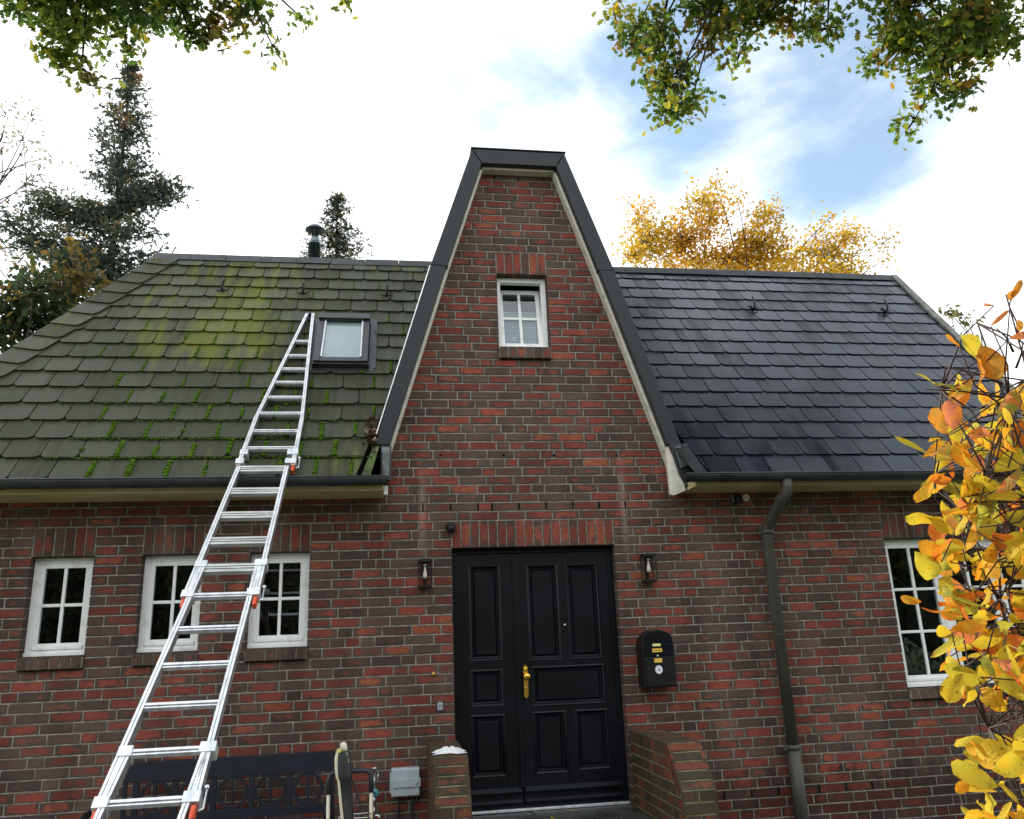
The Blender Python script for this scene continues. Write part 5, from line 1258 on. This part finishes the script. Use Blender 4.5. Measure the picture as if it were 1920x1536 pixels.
for px, py, tl, ln, wd, pa in [(1740, 712, 2.55, .062, .024, 2), (1781, 718, 2.2, .066, .036, 7), (1705, 840, 2.85, .088, .036, 2), (1822, 652, 2.2, .075, .055, 2), (1858, 680, -1.2, .095, .058, 8), (1845, 695, -1.0, .09, .045, 8), (1782, 642, 2.6, .045, .016, 8),
    (1770, 830, 2.4, .085, .060, 6), (1755, 790, 2.2, .08, .04, 8), (1740, 925, -2.0, .10, .035, 1), (1728, 970, 2.9, .085, .052, 0), (1762, 985, -.6, .07, .04, 0), (1748, 1035, 2.3, .07, .045, 4), (1735, 1060, -.9, .085, .055, 2), (1760, 1108, 2.9, .065, .028, 7), (1706, 1126, 3.1, .05, .022, 4), (1752, 1158, -.7, .07, .05, 3), (1760, 1183, 3.0, .062, .028, 0), (1765, 1232, 2.95, .06, .026, 2), (1800, 1262, -.4, .085, .045, 2),
    (1790, 1290, -2.0, .075, .05, 0), (1820, 1310, -1.2, .07, .04, 0), (1820, 1378, 2.9, .075, .032, 0), (1835, 1412, 2.8, .06, .034, 1), (1835, 1470, -1.8, .085, .045, 2), (1805, 1475, -2.4, .04, .025, 4),
    (1875, 598, .7, .05, .012, 9), (1905, 550, .75, .055, .016, 8), (1890, 550, 2.0, .04, .022, 8), (1848, 572, 3.0, .035, .008, 9), (1915, 630, .2, .05, .02, 9), (1912, 610, 1.4, .03, .02, 8)]:
    put(px, py, 2.25, ln, wd, PALS[pa], tl, .9)
big_leaves('foliage', items, shrub)
# stems: a few main shoots from the base, side shoots to the leaves
mains = []
for px, py in ((1835, 610), (1890, 560), (1780, 730), (1860, 760), (1930, 700), (1760, 880), (1900, 900), (1990, 800), (1800, 1060), (1880, 1120), (1960, 1050), (1800, 1250), (1900, 1300), (1850, 1440), (1960, 1450)):
    tip = atd(px, py, 2.3+.35*rng.random()); b0 = SB+rng.normal(size=3)*V(.08, .08, 0)
    kn = b0*.45+tip*.55+V(.16, .05, -.06); pts = [b0*(1-t)**2+2*kn*t*(1-t)+tip*t*t+rng.normal(size=3)*.008 for t in np.linspace(0, 1, 12)]; mains.append(pts)
q = MB()
for pts in mains: q.tube(pts, .0075, 6, r2=.0022)
allp = np.array([p for pts in mains for p in pts[3:]])
for a in anchors:
    d = np.linalg.norm(allp-a, axis=1); cost = d+.35*np.maximum(0, allp[:, 2]-a[2]); j = int(rng.choice(np.argsort(cost)[:9])); b0 = allp[j]
    if d[j] < .3: mid = (a+b0)/2+rng.normal(size=3)*.02; q.tube([b0, mid, a], .0028, 5, r2=.0014)
for px, py, qx, qy in ((1880, 720, 1785, 690), (1900, 660, 1868, 615), (1912, 640, 1893, 575), (1905, 690, 1918, 640), (1880, 745, 1735, 730)):
    q.tube([atd(px, py, 2.3), atd((px+qx)/2+4, (py+qy)/2-3, 2.28), atd(qx, qy, 2.25)], .0035, 5, r2=.0012)
q.build('stems', 'twig', shrub)

# fallen leaves
for px, py, ca, lbl in ((1077, 1520, (.50, .34, .16), 'tan fallen leaf near the middle of the stone doorstep'), (1040, 1534, (.50, .45, .14), 'yellow fallen leaf at the front of the stone doorstep')):
    p = atz(px, py, .016); o = big_leaves('fallen_leaf', [(p-V(.03, .03, 0), unit(V(.5, .6, .1)), V(-.2, -.5, .8), .075, .055, ca, tuple(x*.7 for x in ca), .5, .3)], None); tag(o, lbl, 'leaf')
P = []; 
for i in range(70):
    x, s = roofxs(697+rng.normal()*6, 815+rng.normal()*13, .05); P.append(rp(x, s, .03+.06*rng.random()))
o = leaf_cloud('fallen_leaves', np.array(P), .055, pick(70, [(.10, .06, .035), (.30, .22, .15), (.05, .03, .02)], [3, 1.5, 2]), None, 'leaf', OAK); tag(o, 'clump of dry brown leaves caught beside the gable foot on the left roof', 'leaves', kind='stuff')
